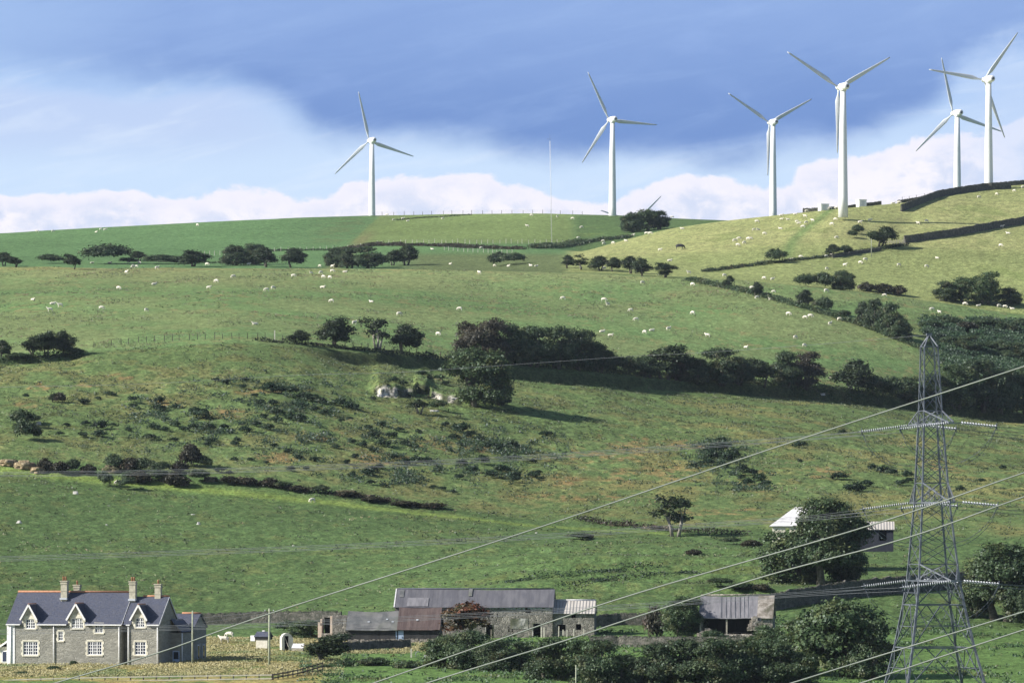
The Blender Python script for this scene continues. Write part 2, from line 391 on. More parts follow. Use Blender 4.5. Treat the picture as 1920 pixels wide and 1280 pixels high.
def foliage(name, c1, c2, c3=None, vary=.18, trans=.25, scale=.9, isl=.7):
    m = bpy.data.materials.new(name); m.use_nodes = True; w = NT(m.node_tree); w.n.remove(w.n['Principled BSDF'])
    out = w.n['Material Output']; tc = w.new('ShaderNodeTexCoord'); g = w.new('ShaderNodeNewGeometry')
    c = w.mix(w.ss(w.noise(tc.outputs['Object'], scale, 4, .6), .35, .65), c1, c2)
    if c3 is not None: c = w.mix(w.ss(w.noise(tc.outputs['Object'], scale*.45, 3, .5, .4), .52, .66), c, c3)
    k = w.math('MULTIPLY_ADD', g.outputs['Random Per Island'], isl, .97 - isl/2)
    oi = w.new('ShaderNodeObjectInfo'); k = w.math('MULTIPLY', k, w.math('MULTIPLY_ADD', oi.outputs['Random'], 2*vary, 1-vary))
    c = w.mix(1.0, c, w_rgb(w, k), 'MULTIPLY')
    d = w.new('ShaderNodeBsdfDiffuse'); t = w.new('ShaderNodeBsdfTranslucent'); mx = w.new('ShaderNodeMixShader'); mx.inputs[0].default_value = trans
    gl = w.new('ShaderNodeBsdfGlossy'); gl.inputs['Roughness'].default_value = .5; gl.inputs['Color'].default_value = (.6,.65,.7,1)
    w.l.new(c, d.inputs[0]); w.l.new(c, t.inputs[0]); w.l.new(d.outputs[0], mx.inputs[1]); w.l.new(t.outputs[0], mx.inputs[2])
    m2 = w.new('ShaderNodeMixShader'); m2.inputs[0].default_value = .035; w.l.new(mx.outputs[0], m2.inputs[1]); w.l.new(gl.outputs[0], m2.inputs[2])
    w.l.new(m2.outputs[0], out.inputs[0]); return m

M = {}
M['leaf_dark'] = foliage('dark_leaves', (.042,.074,.038), (.084,.118,.054), (.100,.108,.052))
M['leaf_copper'] = foliage('copper_leaves', (.050,.048,.036), (.095,.080,.050), (.070,.095,.045), scale=.4)
M['leaf_green'] = foliage('green_leaves', (.050,.090,.040), (.092,.132,.056), (.118,.140,.056))
M['leaf_haw'] = foliage('hawthorn_leaves', (.030,.050,.026), (.056,.078,.034), (.064,.054,.034))
M['leaf_red'] = foliage('rowan_leaves', (.06,.065,.03), (.16,.06,.035), (.34,.06,.04), scale=.4)
M['leaf_brown'] = foliage('bramble_leaves', (.040,.042,.026), (.070,.062,.038), (.085,.055,.04))
M['leaf_gorse'] = foliage('gorse_needles', (.020,.042,.022), (.038,.068,.032), (.06,.07,.03), scale=1.4)
M['leaf_bracken'] = foliage('bracken_fronds', (.036,.078,.028), (.060,.105,.036), (.10,.11,.04), scale=.35)
M['leaf_ferny'] = foliage('dark_bracken', (.030,.066,.030), (.052,.092,.038), (.02,.04,.02), scale=.25)
M['bark'] = material('bark', (.07,.06,.045), (.14,.13,.11), 3, .9, .03)
M['bark_pale'] = material('pale_bark', (.22,.20,.17), (.32,.30,.26), 3, .9, .03)
M['stonewall'] = material('dry_stone', (.10,.10,.085), (.17,.16,.14), 1.2, .95, .06, 2.6, 'stone', col3=(.07,.075,.06))
M['rubble'] = material('stone_rubble', (.30,.28,.25), (.42,.38,.33), 1.0, .95, .08, 2.2, 'stone', col3=(.2,.18,.15))
M['house_stone'] = material('house_stone', (.29,.285,.25), (.38,.37,.325), .7, .95, .03, 2.2, 'stone', col3=(.245,.24,.21), stretch=(1,1,2.6))
M['barn_stone'] = material('barn_stone', (.22,.21,.19), (.34,.32,.28), .45, .95, .06, 2.6, 'stone', col3=(.13,.125,.11))
M['slate'] = material('slate', (.056,.064,.10), (.088,.10,.148), 3.0, .55, .02, 3.5, 'stone', col3=(.085,.09,.12), stretch=(1,1.6,1.6))
M['slate_old'] = material('weathered_slate', (.10,.105,.11), (.17,.17,.17), .9, .75, .03, 5, col3=(.15,.16,.13))
M['terracotta'] = material('terracotta', (.36,.17,.10), (.46,.24,.15), 4, .8)
M['white'] = material('white_paint', (.78,.78,.78), (.86,.86,.86), 3, .6)
M['cream'] = material('cream_stone', (.62,.58,.47), (.76,.73,.62), 2.5, .9, .01)
M['glass'] = material('window_glass', (.02,.025,.035), None, rough=.12, spec=.6)
M['glass_blue'] = material('window_pane', (.035,.045,.08), None, rough=.2, spec=.5)
M['dark'] = material('interior_shade', (.012,.011,.010), None, rough=1)  # near-black colour that paints the shade inside openings
M['steel'] = material('galvanised_steel', (.115,.125,.155), (.22,.235,.27), 1.5, .5, metal=.35)
M['steel_dark'] = material('weathered_steel', (.09,.10,.13), (.16,.18,.21), 1.5, .6, metal=.3)
M['cable'] = material('aluminium_cable', (.15,.17,.155), (.19,.21,.19), .3, .5, metal=.2)
M['cable_thin'] = material('weathered_cable', (.13,.14,.16), None, rough=.5, metal=.2)
M['porcelain'] = material('insulator_glass', (.48,.50,.54), None, rough=.25)
M['turbine'] = material('turbine_white', (.80,.81,.82), (.84,.85,.86), .3, .45)
M['blade'] = material('blade_grey', (.60,.63,.66), (.66,.68,.70), .3, .5)
M['wood'] = material('weathered_wood', (.30,.28,.23), (.42,.39,.32), 3, .9)
M['wood_dark'] = material('dark_wood', (.05,.045,.04), (.10,.09,.08), 3, .9)
M['pole'] = material('pole_wood', (.28,.31,.22), (.40,.42,.32), 1.5, .85)
M['fleece'] = material('fleece', (.68,.63,.53), (.80,.76,.66), 4, .95, .03)
M['fleece_dark'] = material('black_fleece', (.03,.03,.035), (.06,.06,.065), 4, .95)
M['limestone'] = material('limestone', (.36,.35,.33), (.58,.57,.55), .5, .95, .25, 1.3, col3=(.10,.11,.07))
M['limestone_dark'] = material('shaded_limestone', (.17,.17,.16), (.34,.33,.31), .6, .95, .25, 1.3, col3=(.07,.085,.05))
M['turf_rock'] = material('turf_covered_rock', (.075,.105,.035), (.11,.13,.045), .7, .95, .2, 1.3, col3=(.16,.15,.13))
M['brownrock'] = material('brown_stony_bank', (.13,.11,.07), (.26,.21,.14), 1.2, .95, .15, 2.0, 'stone', col3=(.06,.075,.03))
M['tanrock'] = material('quarry_stone', (.28,.22,.13), (.46,.38,.25), 1.3, .95, .12, 2.2, 'stone', col3=(.25,.19,.11))
M['corr_white'] = ribbed('pale_corrugated_sheet', (.42,.39,.36), (.52,.49,.46), .42, 0, .8, .03, dark=.7)
M['corr_grey'] = ribbed('grey_corrugated_sheet', (.15,.148,.165), (.23,.225,.245), .3, 0, .7, .003, dark=.2, vary2=(.20,.195,.21), scale=1.8)
M['barn_roof'] = ribbed('sheeted_slate_roof', (.105,.105,.125), (.15,.148,.165), .33, 0, .7, .003, dark=.12, scale=1.2)
M['roof_red'] = ribbed('rusty_sheet', (.088,.060,.058), (.125,.092,.086), .3, 0, .85, .004, dark=.3, scale=1.5)
M['planks'] = ribbed('dark_planks', (.028,.028,.032), (.055,.053,.055), .22, 0, .9, .003, dark=.6)
M['planks_blue'] = ribbed('blue_grey_planks', (.03,.036,.055), (.045,.052,.07), .3, 0, .9, .003, dark=.4)
M['lichen'] = material('lichen_roof', (.17,.15,.125), (.36,.33,.30), 1.6, .95, .04, 4, col3=(.10,.095,.07))
M['blue_paint'] = material('pale_blue_paint', (.38,.48,.66), (.46,.55,.72), 2, .6)
M['tin_white'] = material('whitewashed_sheet', (.56,.55,.57), (.72,.71,.73), 1.2, .8, 0, None, col3=(.40,.39,.37))

# ------------------------------------------------------------------ the ground
def build_ground():
    cols = np.concatenate([np.linspace(-16000, -2600, 14), np.linspace(-2300, -150, 16), np.arange(-100, 2021, 2.1), np.linspace(2070, 4200, 16), np.linspace(4500, 18000, 14)])
    rows = np.concatenate([np.array([2, 20, 60, 120, 200, 300, 400, 480, 540, 580]), np.arange(600, 700, 1.6), np.arange(700, 1084, 1.05), np.arange(1084.2, 1112, .38), np.arange(1112.5, 1180, 1.05), np.arange(1180, 1560, 1.25), np.arange(1560, 2125, 1.7), np.array([2140,2170,2220,2300,2500,2750,3100,3600,5000,6400,8000])])
    P, Y = np.meshgrid(cols, rows, indexing='ij'); X = (P - 960) / F * Y
    Z = zground(X.ravel(), Y.ravel()).reshape(P.shape)
    nc, nr = P.shape
    V = np.stack([X, Y, Z], -1).reshape(-1, 3)
    i = np.arange(nc * nr).reshape(nc, nr)
    Q = np.stack([i[:-1, :-1], i[1:, :-1], i[1:, 1:], i[:-1, 1:]], -1).reshape(-1, 4)
    me = np_mesh('ground', V, Q, True)
    # land cover (which plants grow where): grass kinds, dead bracken, straw
    p = P.ravel(); y = Y.ravel(); x = X.ravel(); row = HOR - Z.ravel() / y * F
    def C(*c): return np.array(c, float)[None, :]
    def blend(a, b, m): return a + (b - a) * m[:, None]
    n1 = fbm(x / 22, y / 30, 21, 3); n2 = fbm(x / 5, y / 8, 31, 3); n3 = fbm(x / 1.1, y / 2.0, 41, 2); n4 = fbm(x / 60, y / 80, 51, 2)
    lush = C(.098, .165, .060); mid = C(.082, .132, .056); olive = C(.128, .142, .062); past = C(.172, .222, .104); dry = C(.285, .288, .150)
    brown = C(.185, .13, .07); straw = C(.40, .34, .155); hill = C(.100, .178, .082); dark = C(.052, .075, .028)
    c = np.repeat(mid, len(x), 0)
    # meadow below the farm
    c = blend(c, lush * 1.1, (1 - sstep(y, 745, 775)))
    st = (1 - sstep(p + 40 * n1, 600, 660)) * (1 - sstep(y + 4*n2, 752, 766)) * sstep(y, 628, 640)
    c = blend(c, straw * .75, st * sstep(n2 + .5 * n1 + .5*n3, -.35, .35)); c = blend(c, olive, st * .2)
    st2 = sstep(p, 560, 640) * (1 - sstep(p, 800, 860)) * sstep(y, 715, 722) * (1 - sstep(y, 745, 752))
    c = blend(c, straw * .75, st2 * sstep(n2, -.2, .3))
    # hillside grazing above it
    g = sstep(y, 770, 790) * (1 - sstep(y - kY(7, p), -6, 0))
    c = blend(c, blend(np.repeat(mid, len(x), 0), olive, sstep(n2 + .7 * n3, .0, .9) * .55), g)
    c = blend(c, dark, g * sstep(n1 * .5 + n2 * .6 + n3 * .5, .35, .8) * .55)
    # green cart track
    tk = np.exp(-((y - kY(6, p) + .5) / 2.6) ** 2) * (1 - sstep(p, 1220, 1300))
    c = blend(c, C(.17, .235, .075), tk * .9)
    # scrubby slope
    s = sstep(y - kY(7, p), 0, 10) * (1 - sstep(y - kY(8, p), -5, 3))
    c = blend(c, blend(np.repeat(C(.108, .160, .068), len(x), 0), C(.172, .176, .082), sstep(n2 + .6 * n1 + .5 * n3, -.3, .7)), s)
    c = blend(c, dark * 1.1, s * sstep(n2 + 1.1 * n3 - .05, .15, .8) * .8)
    bm = np.zeros(len(x))
    for (bx, by, sx, sy) in ((830,832,70,22),(890,838,40,16),(1130,850,110,28),(1190,830,60,20),(1160,895,60,22),(1260,885,70,22),(1060,905,60,14),(520,860,60,16),(420,770,60,14),(700,860,60,18),(300,760,50,12),(75,728,45,10),(160,725,40,8),(1300,830,60,20),(1420,900,60,26),(1750,880,60,22),(1550,885,60,16),(60,760,40,10),(1100,930,160,10),(1350,960,90,14),(600,820,60,16),(490,735,40,10),(240,705,40,8)):
        bm = np.maximum(bm, np.exp(-((p - bx) / sx) ** 2 - ((row - by) / sy) ** 2))
    c = blend(c, brown * 1.25, s * sstep(bm + .6 * n2 + .75 * n3, .62, 1.35) * .72)
    c = blend(c, C(.215, .205, .09), s * sstep(p, 1050, 1300) * sstep(n2 * .7 + n1, .0, .7) * .45)
    # big pasture
    q = sstep(y - kY(8, p), -3, 4) * (1 - sstep(y - kY(9, p), 0, 8))
    c = blend(c, blend(np.repeat(past, len(x), 0), C(.128, .204, .088), sstep(n1, -.5, .4)), q)
    c = blend(c, C(.175, .155, .08), q * sstep(n2 * .8 + n3 * .8 + .35 * n1, .25, .85) * .75)
    c = blend(c, dry * .9, q * sstep(row + 8*n2, 548, 512) * .30)
    c = blend(c, C(.22, .20, .09), q * np.exp(-((row - 503 - 3*n2)/3.5)**2) * .5)
    # left hill: improved grass, a paler field beyond the hedge, rough strip below
    h = sstep(y - kY(9, p), 8, 20) * (1 - sstep(p + 10*n2, 1060, 1090))
    edge = 712 - (row - 403) * 1.05
    c = blend(c, hill, h)
    c = blend(c, C(.150, .205, .085), h * sstep(p - edge + 4*n2, -4, 5) * (1 - sstep(row, 452, 460)))
    c = blend(c, C(.10, .135, .065), h * sstep(p, 480, 560) * np.exp(-((p - edge + 40)/60)**2) * sstep(n2 + n3*.7, -.3, .5) * .8 * (1 - sstep(row, 452, 462)))
    c = blend(c, C(.105, .128, .062), h * sstep(p, 690, 800) * sstep(row, 470, 482) * .85)
    c = blend(c, C(.17,.15,.085), h * np.exp(-((p - edge - 16)/14)**2) * sstep(row, 425, 450) * .6)
    # right hill: thin dry grass
    r = sstep(y - kY(9, p), 8, 20) * sstep(p + 10 * n2, 1050, 1085)
    rc = blend(np.repeat(C(.238, .265, .125), len(x), 0), dry, sstep(n1 + .5*n2, -.3, .6) * .65)
    c = blend(c, rc, r * (1 - sstep(y, 1800, 1830)))
    c = blend(c, C(.195, .235, .105), r * (1 - sstep(y + 12*n1, 1590, 1625)) * .75)
    c = blend(c, C(.14, .185, .07), r * sstep(n1 + n2 * .6, .2, .8) * .6)
    tx = np.interp(row, [385, 400, 415, 430, 445, 460, 475, 490], [1568, 1548, 1530, 1510, 1492, 1482, 1476, 1470])
    c = blend(c, C(.12, .175, .075), r * np.exp(-((p - tx) / np.interp(row, [390, 480], [9, 13])) ** 2) * sstep(row, 488, 478) * .9)
    c = blend(c, C(.105, .110, .060), r * sstep(row - 400, 0, 12)*(1-sstep(row,440,455)) * sstep(p, 1530, 1570)*(1-sstep(p,1680,1720)) * sstep(n2+n3, -.2,.7)*.7)
    # gully flank, rushes and bracken litter
    gl = sstep(p, 1700, 1760) * sstep(y - kY(8, p), 5, 25) * (1 - sstep(row, 690, 720)) * sstep(row, 592, 606)
    c = blend(c, C(.065, .095, .035), gl * .7)
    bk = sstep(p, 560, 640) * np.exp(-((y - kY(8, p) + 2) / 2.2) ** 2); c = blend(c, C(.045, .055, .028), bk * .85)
    y0 = cliffY(p, x); cf = sstep(p, 700, 712) * (1 - sstep(p, 860, 872)) * sstep(y, y0 - 1.4, y0 - .4) * (1 - sstep(y, y0 + 1.5, y0 + 3.0))
    zz = Z.ravel(); pale_ = np.maximum.reduce([sstep(p,700,706)*(1-sstep(p,738,752)), sstep(p,808,812)*(1-sstep(p,824,830))*.9, sstep(p,838,841)*(1-sstep(p,848,852)), .35*sstep(p,752,758)*(1-sstep(p,770,775))]); rk = blend(np.repeat(C(.055, .065, .04), len(x), 0), C(.46, .45, .43), pale_ * sstep(vn(x/.8, zz/.55, 71) + .7*vn(x/.3, zz/.25, 72), -.75, .1))
    c = c + (rk - c) * cf[:, None]
    c = c * (1 + .14 * n4 + .10 * n1)[:, None] * (1 + .30 * n3)[:, None] * (1 + .22 * fbm(x/.55, y/1.3, 91, 2))[:, None]
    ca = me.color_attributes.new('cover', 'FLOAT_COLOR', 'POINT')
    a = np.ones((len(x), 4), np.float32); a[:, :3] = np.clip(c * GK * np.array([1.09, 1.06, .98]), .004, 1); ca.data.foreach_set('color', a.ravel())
    m = bpy.data.materials.new('grassland'); m.use_nodes = True; w = NT(m.node_tree); b = w.n['Principled BSDF']
    at_ = w.new('ShaderNodeAttribute', attribute_name='cover'); tc = w.new('ShaderNodeTexCoord'); ob = tc.outputs['Object']
    mp = w.new('ShaderNodeMapping'); w.l.new(ob, mp.inputs[0]); mp.inputs['Scale'].default_value = (.75, .55, 1); k1 = w.noise(mp.outputs[0], 2.6, 3, .75); k2 = w.noise(mp.outputs[0], .9, 3, .6)
    k = w.math('MAXIMUM', w.math('MULTIPLY_ADD', k1, 2.9, w.math('MULTIPLY_ADD', k2, 1.1, -.98)), .15)
    cc = w.mix(1.0, at_.outputs['Color'], w_rgb(w, k), 'MULTIPLY')
    hs = w.new('ShaderNodeHueSaturation'); hs.inputs['Saturation'].default_value = 1.06; hs.inputs['Value'].default_value = 1.03; w.l.new(cc, hs.inputs['Color']); w.l.new(w.math('MULTIPLY_ADD', w.noise(ob, 1.3, 2), .06, .47), hs.inputs['Hue'])
    w.l.new(hs.outputs[0], b.inputs['Base Color']); b.inputs['Roughness'].default_value = 1; b.inputs['Specular IOR Level'].default_value = .1
    bp = w.new('ShaderNodeBump'); bp.inputs['Distance'].default_value = .30
    w.l.new(w.noise(ob, 1.6, 5, .7), bp.inputs['Height']); w.l.new(bp.outputs[0], b.inputs['Normal'])
    me.materials.append(m)
    o = link('ground', me); tag(o, kind='structure'); return o
GK = 1.0
build_ground()
# ------------------------------------------------------------------ plants
def leaf_quads(rng, P, N, size):
    """quads at points P with normals N"""
    n = len(P); N = N / np.maximum(np.linalg.norm(N, axis=1, keepdims=True), 1e-6)
    r = rng.normal(size=(n, 3)); a = np.cross(N, r); a /= np.maximum(np.linalg.norm(a, axis=1, keepdims=True), 1e-6); b = np.cross(N, a)
    s = (size * rng.uniform(.6, 1.35, n))[:, None]; e = rng.uniform(.5, 1.0, n)[:, None]
    V = np.stack([P - a*s - b*s*e*.3, P + a*s*.1 - b*s*e, P + a*s + b*s*e*.2, P - a*s*.1 + b*s*e], 1).reshape(-1, 3)
    return V, np.arange(4 * n).reshape(n, 4)
def crown(name, seed, lobes, clumps, per, size, spread, mat, lean=0.0, hollow=.55, low=-.35):
    """foliage: leaf clumps on the outside and through a set of ellipsoid lobes (cx,cy,cz,rx,ry,rz)"""
    rng = np.random.default_rng(seed); L = np.array(lobes, float)
    vol = (L[:, 3] * L[:, 4] * L[:, 5]) ** .67; k = rng.choice(len(L), clumps, p=vol / vol.sum())
    d = rng.normal(size=(clumps, 3)); d /= np.linalg.norm(d, axis=1, keepdims=True); d[:, 2] = np.where(d[:, 2] < low, -d[:, 2] * rng.uniform(0, 1, clumps), d[:, 2])
    rad = rng.uniform(hollow, 1.06, clumps) ** .6
    cc = L[k, :3] + d * L[k, 3:] * rad[:, None]
    cs = spread * rng.uniform(.55, 1.3, clumps)
    P = np.repeat(cc, per, 0) + rng.normal(size=(clumps * per, 3)) * np.repeat(cs, per)[:, None] * np.array([1, 1, .75]) * .6
    N = np.repeat(d, per, 0) * .9 + np.array([0, 0, .35]) + rng.normal(size=P.shape) * .55
    P[:, 2] = np.maximum(P[:, 2], .08); P[:, 0] += lean * P[:, 2]
    V, Q = leaf_quads(rng, P, N, size)
    me = np_mesh(name, V, Q); me.materials.append(mat); return me
def trunk_mesh(seed, h, r, tips, mat=None, stems=1, lean=0.0):
    rnd = random.Random(seed); mb = MB()
    for s in range(stems):
        a = rnd.uniform(0, 6.28); o = 0 if stems == 1 else r * 1.6
        base = Vector((math.cos(a)*o, math.sin(a)*o, -.4)); top = Vector((math.cos(a)*o*3 + lean*h*.4, math.sin(a)*o*3, h * .42))
        mid = (base + top) / 2 + Vector((rnd.uniform(-.1,.1)*h*.2, rnd.uniform(-.1,.1)*h*.2, 0))
        mb.tube([base, mid, top], [r*1.25, r*.9, r*.7], 7)
        for t in tips[s::stems]:
            t = Vector(t); m = top.lerp(t, .5) + Vector((rnd.uniform(-.08,.08)*h, rnd.uniform(-.08,.08)*h, .04*h))
            mb.tube([top - Vector((0,0,.1*h*rnd.random())), m, t], [r*.5, r*.3, r*.08], 5)
    return mb.mesh('trunk', mat or M['bark'])
def make_proto(kind, seed):
    rnd = random.Random(seed * 77 + 5); U = rnd.uniform
    def blob(n, R, H0, H1, rr, flat=.8):
        out = []
        for i in range(n):
            a = 6.28 * i / n + U(-.5, .5); q = R * U(.35, .75)
            out.append((math.cos(a)*q, math.sin(a)*q, U(H0, H1), rr*U(.7, 1.15), rr*U(.7, 1.15), rr*flat*U(.7, 1.1)))
        return out
    if kind == 'haw':        # 5 m hawthorn, 5.5 m wide, bare leaning stem
        L = blob(6, 1.9, 1.5, 3.4, 1.2, 1.0) + [(0,0,3.9,1.1,1.1,1.0),(U(-1,1),U(-1,1),4.6,.7,.7,.6)]
        return crown('crown', seed, L, 200, 30, .13, .46, M['leaf_haw'], .08), trunk_mesh(seed, 5, .16, [l[:3] for l in L], stems=2), 5.0, 5.5
    if kind == 'scraggy':    # thin, gappy thorn
        L = blob(6, 1.7, 1.8, 4.8, .95, 1.0)
        return crown('crown', seed, L, 75, 20, .15, .42, M['leaf_haw'], .12), trunk_mesh(seed, 5.4, .15, [l[:3] for l in L], M['bark_pale'], stems=3), 5.3, 5.0
    if kind == 'tree':       # 8 m bushy hedge tree to the ground
        L = blob(8, 3.4, 2.0, 4.4, 1.9) + blob(4, 1.8, 5.0, 6.6, 1.5) + blob(5, 3.4, .8, 1.6, 1.4)
        return crown('crown', seed, L, 460, 34, .145, .6, M['leaf_dark'], 0), trunk_mesh(seed, 8, .28, [l[:3] for l in L[:10]], stems=2), 8.0, 8.4
    if kind == 'copper':
        L = blob(8, 3.4, 2.0, 4.4, 1.9) + blob(4, 1.8, 5.0, 6.6, 1.5) + blob(5, 3.4, .8, 1.6, 1.4)
        return crown('crown', seed, L, 440, 34, .145, .6, M['leaf_copper'], 0), trunk_mesh(seed, 8, .28, [l[:3] for l in L[:10]], stems=2), 8.0, 8.4
    if kind == 'green':      # the same build, lighter leaves
        L = blob(8, 3.2, 2.4, 4.6, 1.9) + blob(4, 1.8, 5.0, 6.8, 1.5) + blob(4, 3.0, 1.0, 1.8, 1.3)
        return crown('crown', seed, L, 460, 34, .14, .55, M['leaf_green'], 0), trunk_mesh(seed, 8, .26, [l[:3] for l in L[:10]], stems=2), 8.2, 8.2
    if kind == 'oak':        # 13 m spreading tree
        L = blob(10, 6.0, 4.0, 8.0, 2.6) + blob(6, 3.6, 8.0, 11.0, 2.3) + blob(6, 6.0, 3.0, 4.6, 1.6) + [(0,0,7.5,3.6,3.6,3.4)]
        return crown('crown', seed, L, 880, 44, .17, .66, M['leaf_green'], 0, low=-.6), trunk_mesh(seed, 13, .5, [l[:3] for l in L[:20]], stems=2), 13.2, 16.0
    if kind == 'rowan':
        L = blob(6, 1.9, 2.2, 4.4, 1.3) + [(0,0,5,1.1,1.1,1.1)]
        return crown('crown', seed, L, 230, 22, .16, .45, M['leaf_red'], 0), trunk_mesh(seed, 5.6, .14, [l[:3] for l in L], stems=2), 5.8, 5.4
    if kind == 'bush':       # 3 m shrub
        L = blob(6, 1.8, .8, 1.8, 1.0) + [(0,0,1.8,1.1,1.1,1.0)]
        return crown('crown', seed, L, 170, 30, .12, .42, M['leaf_dark'], 0), None, 2.9, 5.0
    if kind == 'bramble':
        L = blob(6, 1.8, .6, 1.4, .9) + [(0,0,1.4,1.0,1.0,.8)]
        return crown('crown', seed, L, 150, 20, .15, .42, M['leaf_brown'], 0), None, 2.4, 5.0
    if kind == 'gorse':      # 1.3 m
        L = blob(4, .75, .3, .7, .55) + [(0,0,.7,.6,.6,.5)]
        return crown('crown', seed, L, 46, 16, .10, .26, M['leaf_gorse'], 0), None, 1.25, 2.4
PROTO = {}
def proto(kind, i):
    i = i % {'oak': 2, 'rowan': 1, 'tree': 5, 'copper': 2, 'green': 3, 'haw': 5, 'scraggy': 3, 'bush': 4, 'bramble': 3, 'gorse': 7}[kind]
    if (kind, i) not in PROTO:
        c, t, H, W = make_proto(kind, sum(map(ord, kind)) + i * 13)
        v = np.empty(len(c.vertices) * 3, np.float32); c.vertices.foreach_get('co', v); v = v.reshape(-1, 3)
        H = float(np.percentile(v[:, 2], 99.3)); W = float(np.percentile(v[:, 0], 98.5) - np.percentile(v[:, 0], 1.5))
        PROTO[kind, i] = (c, t, H, W)
    return PROTO[kind, i]
rndp = random.Random(4)
ORD = ['leftmost', 'second from left', 'third from left', 'fourth from left', 'fifth from left', 'sixth from left', 'seventh from left', 'eighth from left', 'ninth from left', 'tenth from left', 'eleventh from left', 'twelfth from left', 'thirteenth from left', 'fourteenth from left', 'fifteenth from left', 'sixteenth from left', 'seventeenth from left', 'eighteenth from left', 'nineteenth from left', 'twentieth from left', '21st from left', '22nd from left', '23rd from left', '24th from left', '25th from left', '26th from left', '27th from left', '28th from left', '29th from left', '30th from left', '31st from left', '32nd from left', '33rd from left', '34th from left', '35th from left', '36th from left', '37th from left', '38th from left', '39th from left', '40th from left']
def ordn(i, n): return ('rightmost' if i == n - 1 and n > 2 else ORD[i] if i < len(ORD) else '%dth from left' % (i + 1)) if n > 1 else ''
NAMES = {'haw': 'hawthorn_tree', 'scraggy': 'hawthorn_tree', 'tree': 'hedgerow_tree', 'copper': 'hedgerow_tree', 'green': 'leafy_tree', 'oak': 'oak_tree', 'rowan': 'rowan_tree', 'bush': 'shrub', 'bramble': 'bramble_bush', 'gorse': 'gorse_bush'}
CATS = {'haw': 'tree', 'scraggy': 'tree', 'tree': 'tree', 'copper': 'tree', 'green': 'tree', 'oak': 'tree', 'rowan': 'tree', 'bush': 'bush', 'bramble': 'bush', 'gorse': 'bush'}
def plant(kind, px, row, h, w, label, group=None, Y=None, rz=None, sink=0.0, lean=0.0):
    """crown top h photo-pixels above its foot at (px,row), w pixels wide"""
    if Y is None: x, y, z = hit(px, row)
    else: x, y, z = at(px, Y); 
    if Y is not None and row is not None: z = min(z, (HOR - row) / F * Y)
    cm, tm, H, W = proto(kind, rndp.randrange(20))
    sh = w_of(h, y) / H; sw = w_of(w, y) / W
    rz = rndp.uniform(0, 6.28) if rz is None else rz
    if tm is None:
        o = link(NAMES[kind], cm); root = o
    else:
        root = empty(NAMES[kind], (0, 0, 0)); c = link('crown', cm, None, root); t = link('trunk', tm, None, root)
    root.location = (x, y, z - sink); root.rotation_euler = (0, 0, rz); root.scale = (sw, sw, sh)
    if lean: root.rotation_euler = (0, lean, rz * 0)
    tag(root, label, CATS[kind], group); return root
def row_of(items, what, where, group, **kw):
    """items: (kind, px, row, h, w[, adjective[, Y]]) ordered from left"""
    items = sorted(items, key=lambda t: t[1]); n = len(items)
    for i, t in enumerate(items):
        adj = t[5] if len(t) > 5 and t[5] else ('tall' if t[3] > 55 else 'low' if t[3] < 20 else '')
        o = ordn(i, n)
        lab = '%s %s%s %s' % ((adj + ' ' + what).strip(), '' if not o else '', (o + ' ' + 'one') if o else '', where)
        lab = ' '.join(lab.split())
        plant(t[0], t[1], t[2], t[3], t[4], lab, group, Y=(t[6] if len(t) > 6 else None), **kw)

row_of([('haw',8,499,26,30),('haw',28,501,20,26),('bush',95,494,17,44),('haw',137,505,28,28),('bush',200,495,36,72),('bush',241,495,12,26),('haw',261,490,19,26),('bush',300,495,17,50),('bush',334,495,15,40),('haw',361,500,29,50),('tree',442,498,37,48),('tree',478,496,38,52),('haw',500,501,36,40),('haw',548,502,36,46),('tree',628,501,36,40),('tree',655,503,38,44),('tree',686,503,40,50),('bush',714,501,22,28),('haw',737,498,28,32),('haw',761,497,36,40),('bush',935,499,26,38),('bush',962,497,22,40)],
       'dark thorn tree', 'along the pasture brow', 'thorn trees along the brow of the middle pasture')
row_of([('haw',1064,503,24,28),('scraggy',1092,506,28,30),('haw',1126,508,28,32),('bush',1113,508,14,20),('haw',1150,509,26,28),('haw',1184,513,32,34),('haw',1206,518,34,36),('haw',1247,521,27,32)],
       'round-headed hawthorn', 'of the row at the dry hill foot', 'hawthorns at the foot of the dry hill')
row_of([('haw',1365,540,23,20),('haw',1418,558,29,22),('haw',1512,578,33,34),('bush',1545,586,28,32),('bush',1580,598,16,30),('tree',1617,606,40,26),('tree',1640,618,56,38),('tree',1668,632,62,46),('tree',1690,640,40,40)],
       'thorn tree', 'running down the gully beside the pasture', 'trees running down the gully')
for i, (px, Y, top, w, k) in enumerate([(1512,1492,514,34,'bush'),(1545,1492,510,40,'bush'),(1578,1492,507,44,'tree')]):
    plant(k, px, None, 1, w, 'rounded green thicket, %s of three in the dip below the dry hill' % ['leftmost','middle','rightmost'][i], 'thickets in the dip below the dry hill', Y=Y).scale.z = (w_of(HOR - top, Y) - gz((px-960)/F*Y, Y)) / proto(k, 0)[2]
for i, (px, Y, top, w, k) in enumerate([(1624,1500,530,30,'bramble'),(1655,1500,532,38,'bramble'),(1684,1500,536,32,'bramble')]):
    plant(k, px, None, 1, w, 'low brownish bush, %s of three behind the pasture edge' % ['leftmost','middle','rightmost'][i], 'low bushes behind the pasture edge', Y=Y).scale.z = (w_of(HOR - top, Y) - gz((px-960)/F*Y, Y)) / proto(k, 0)[2]
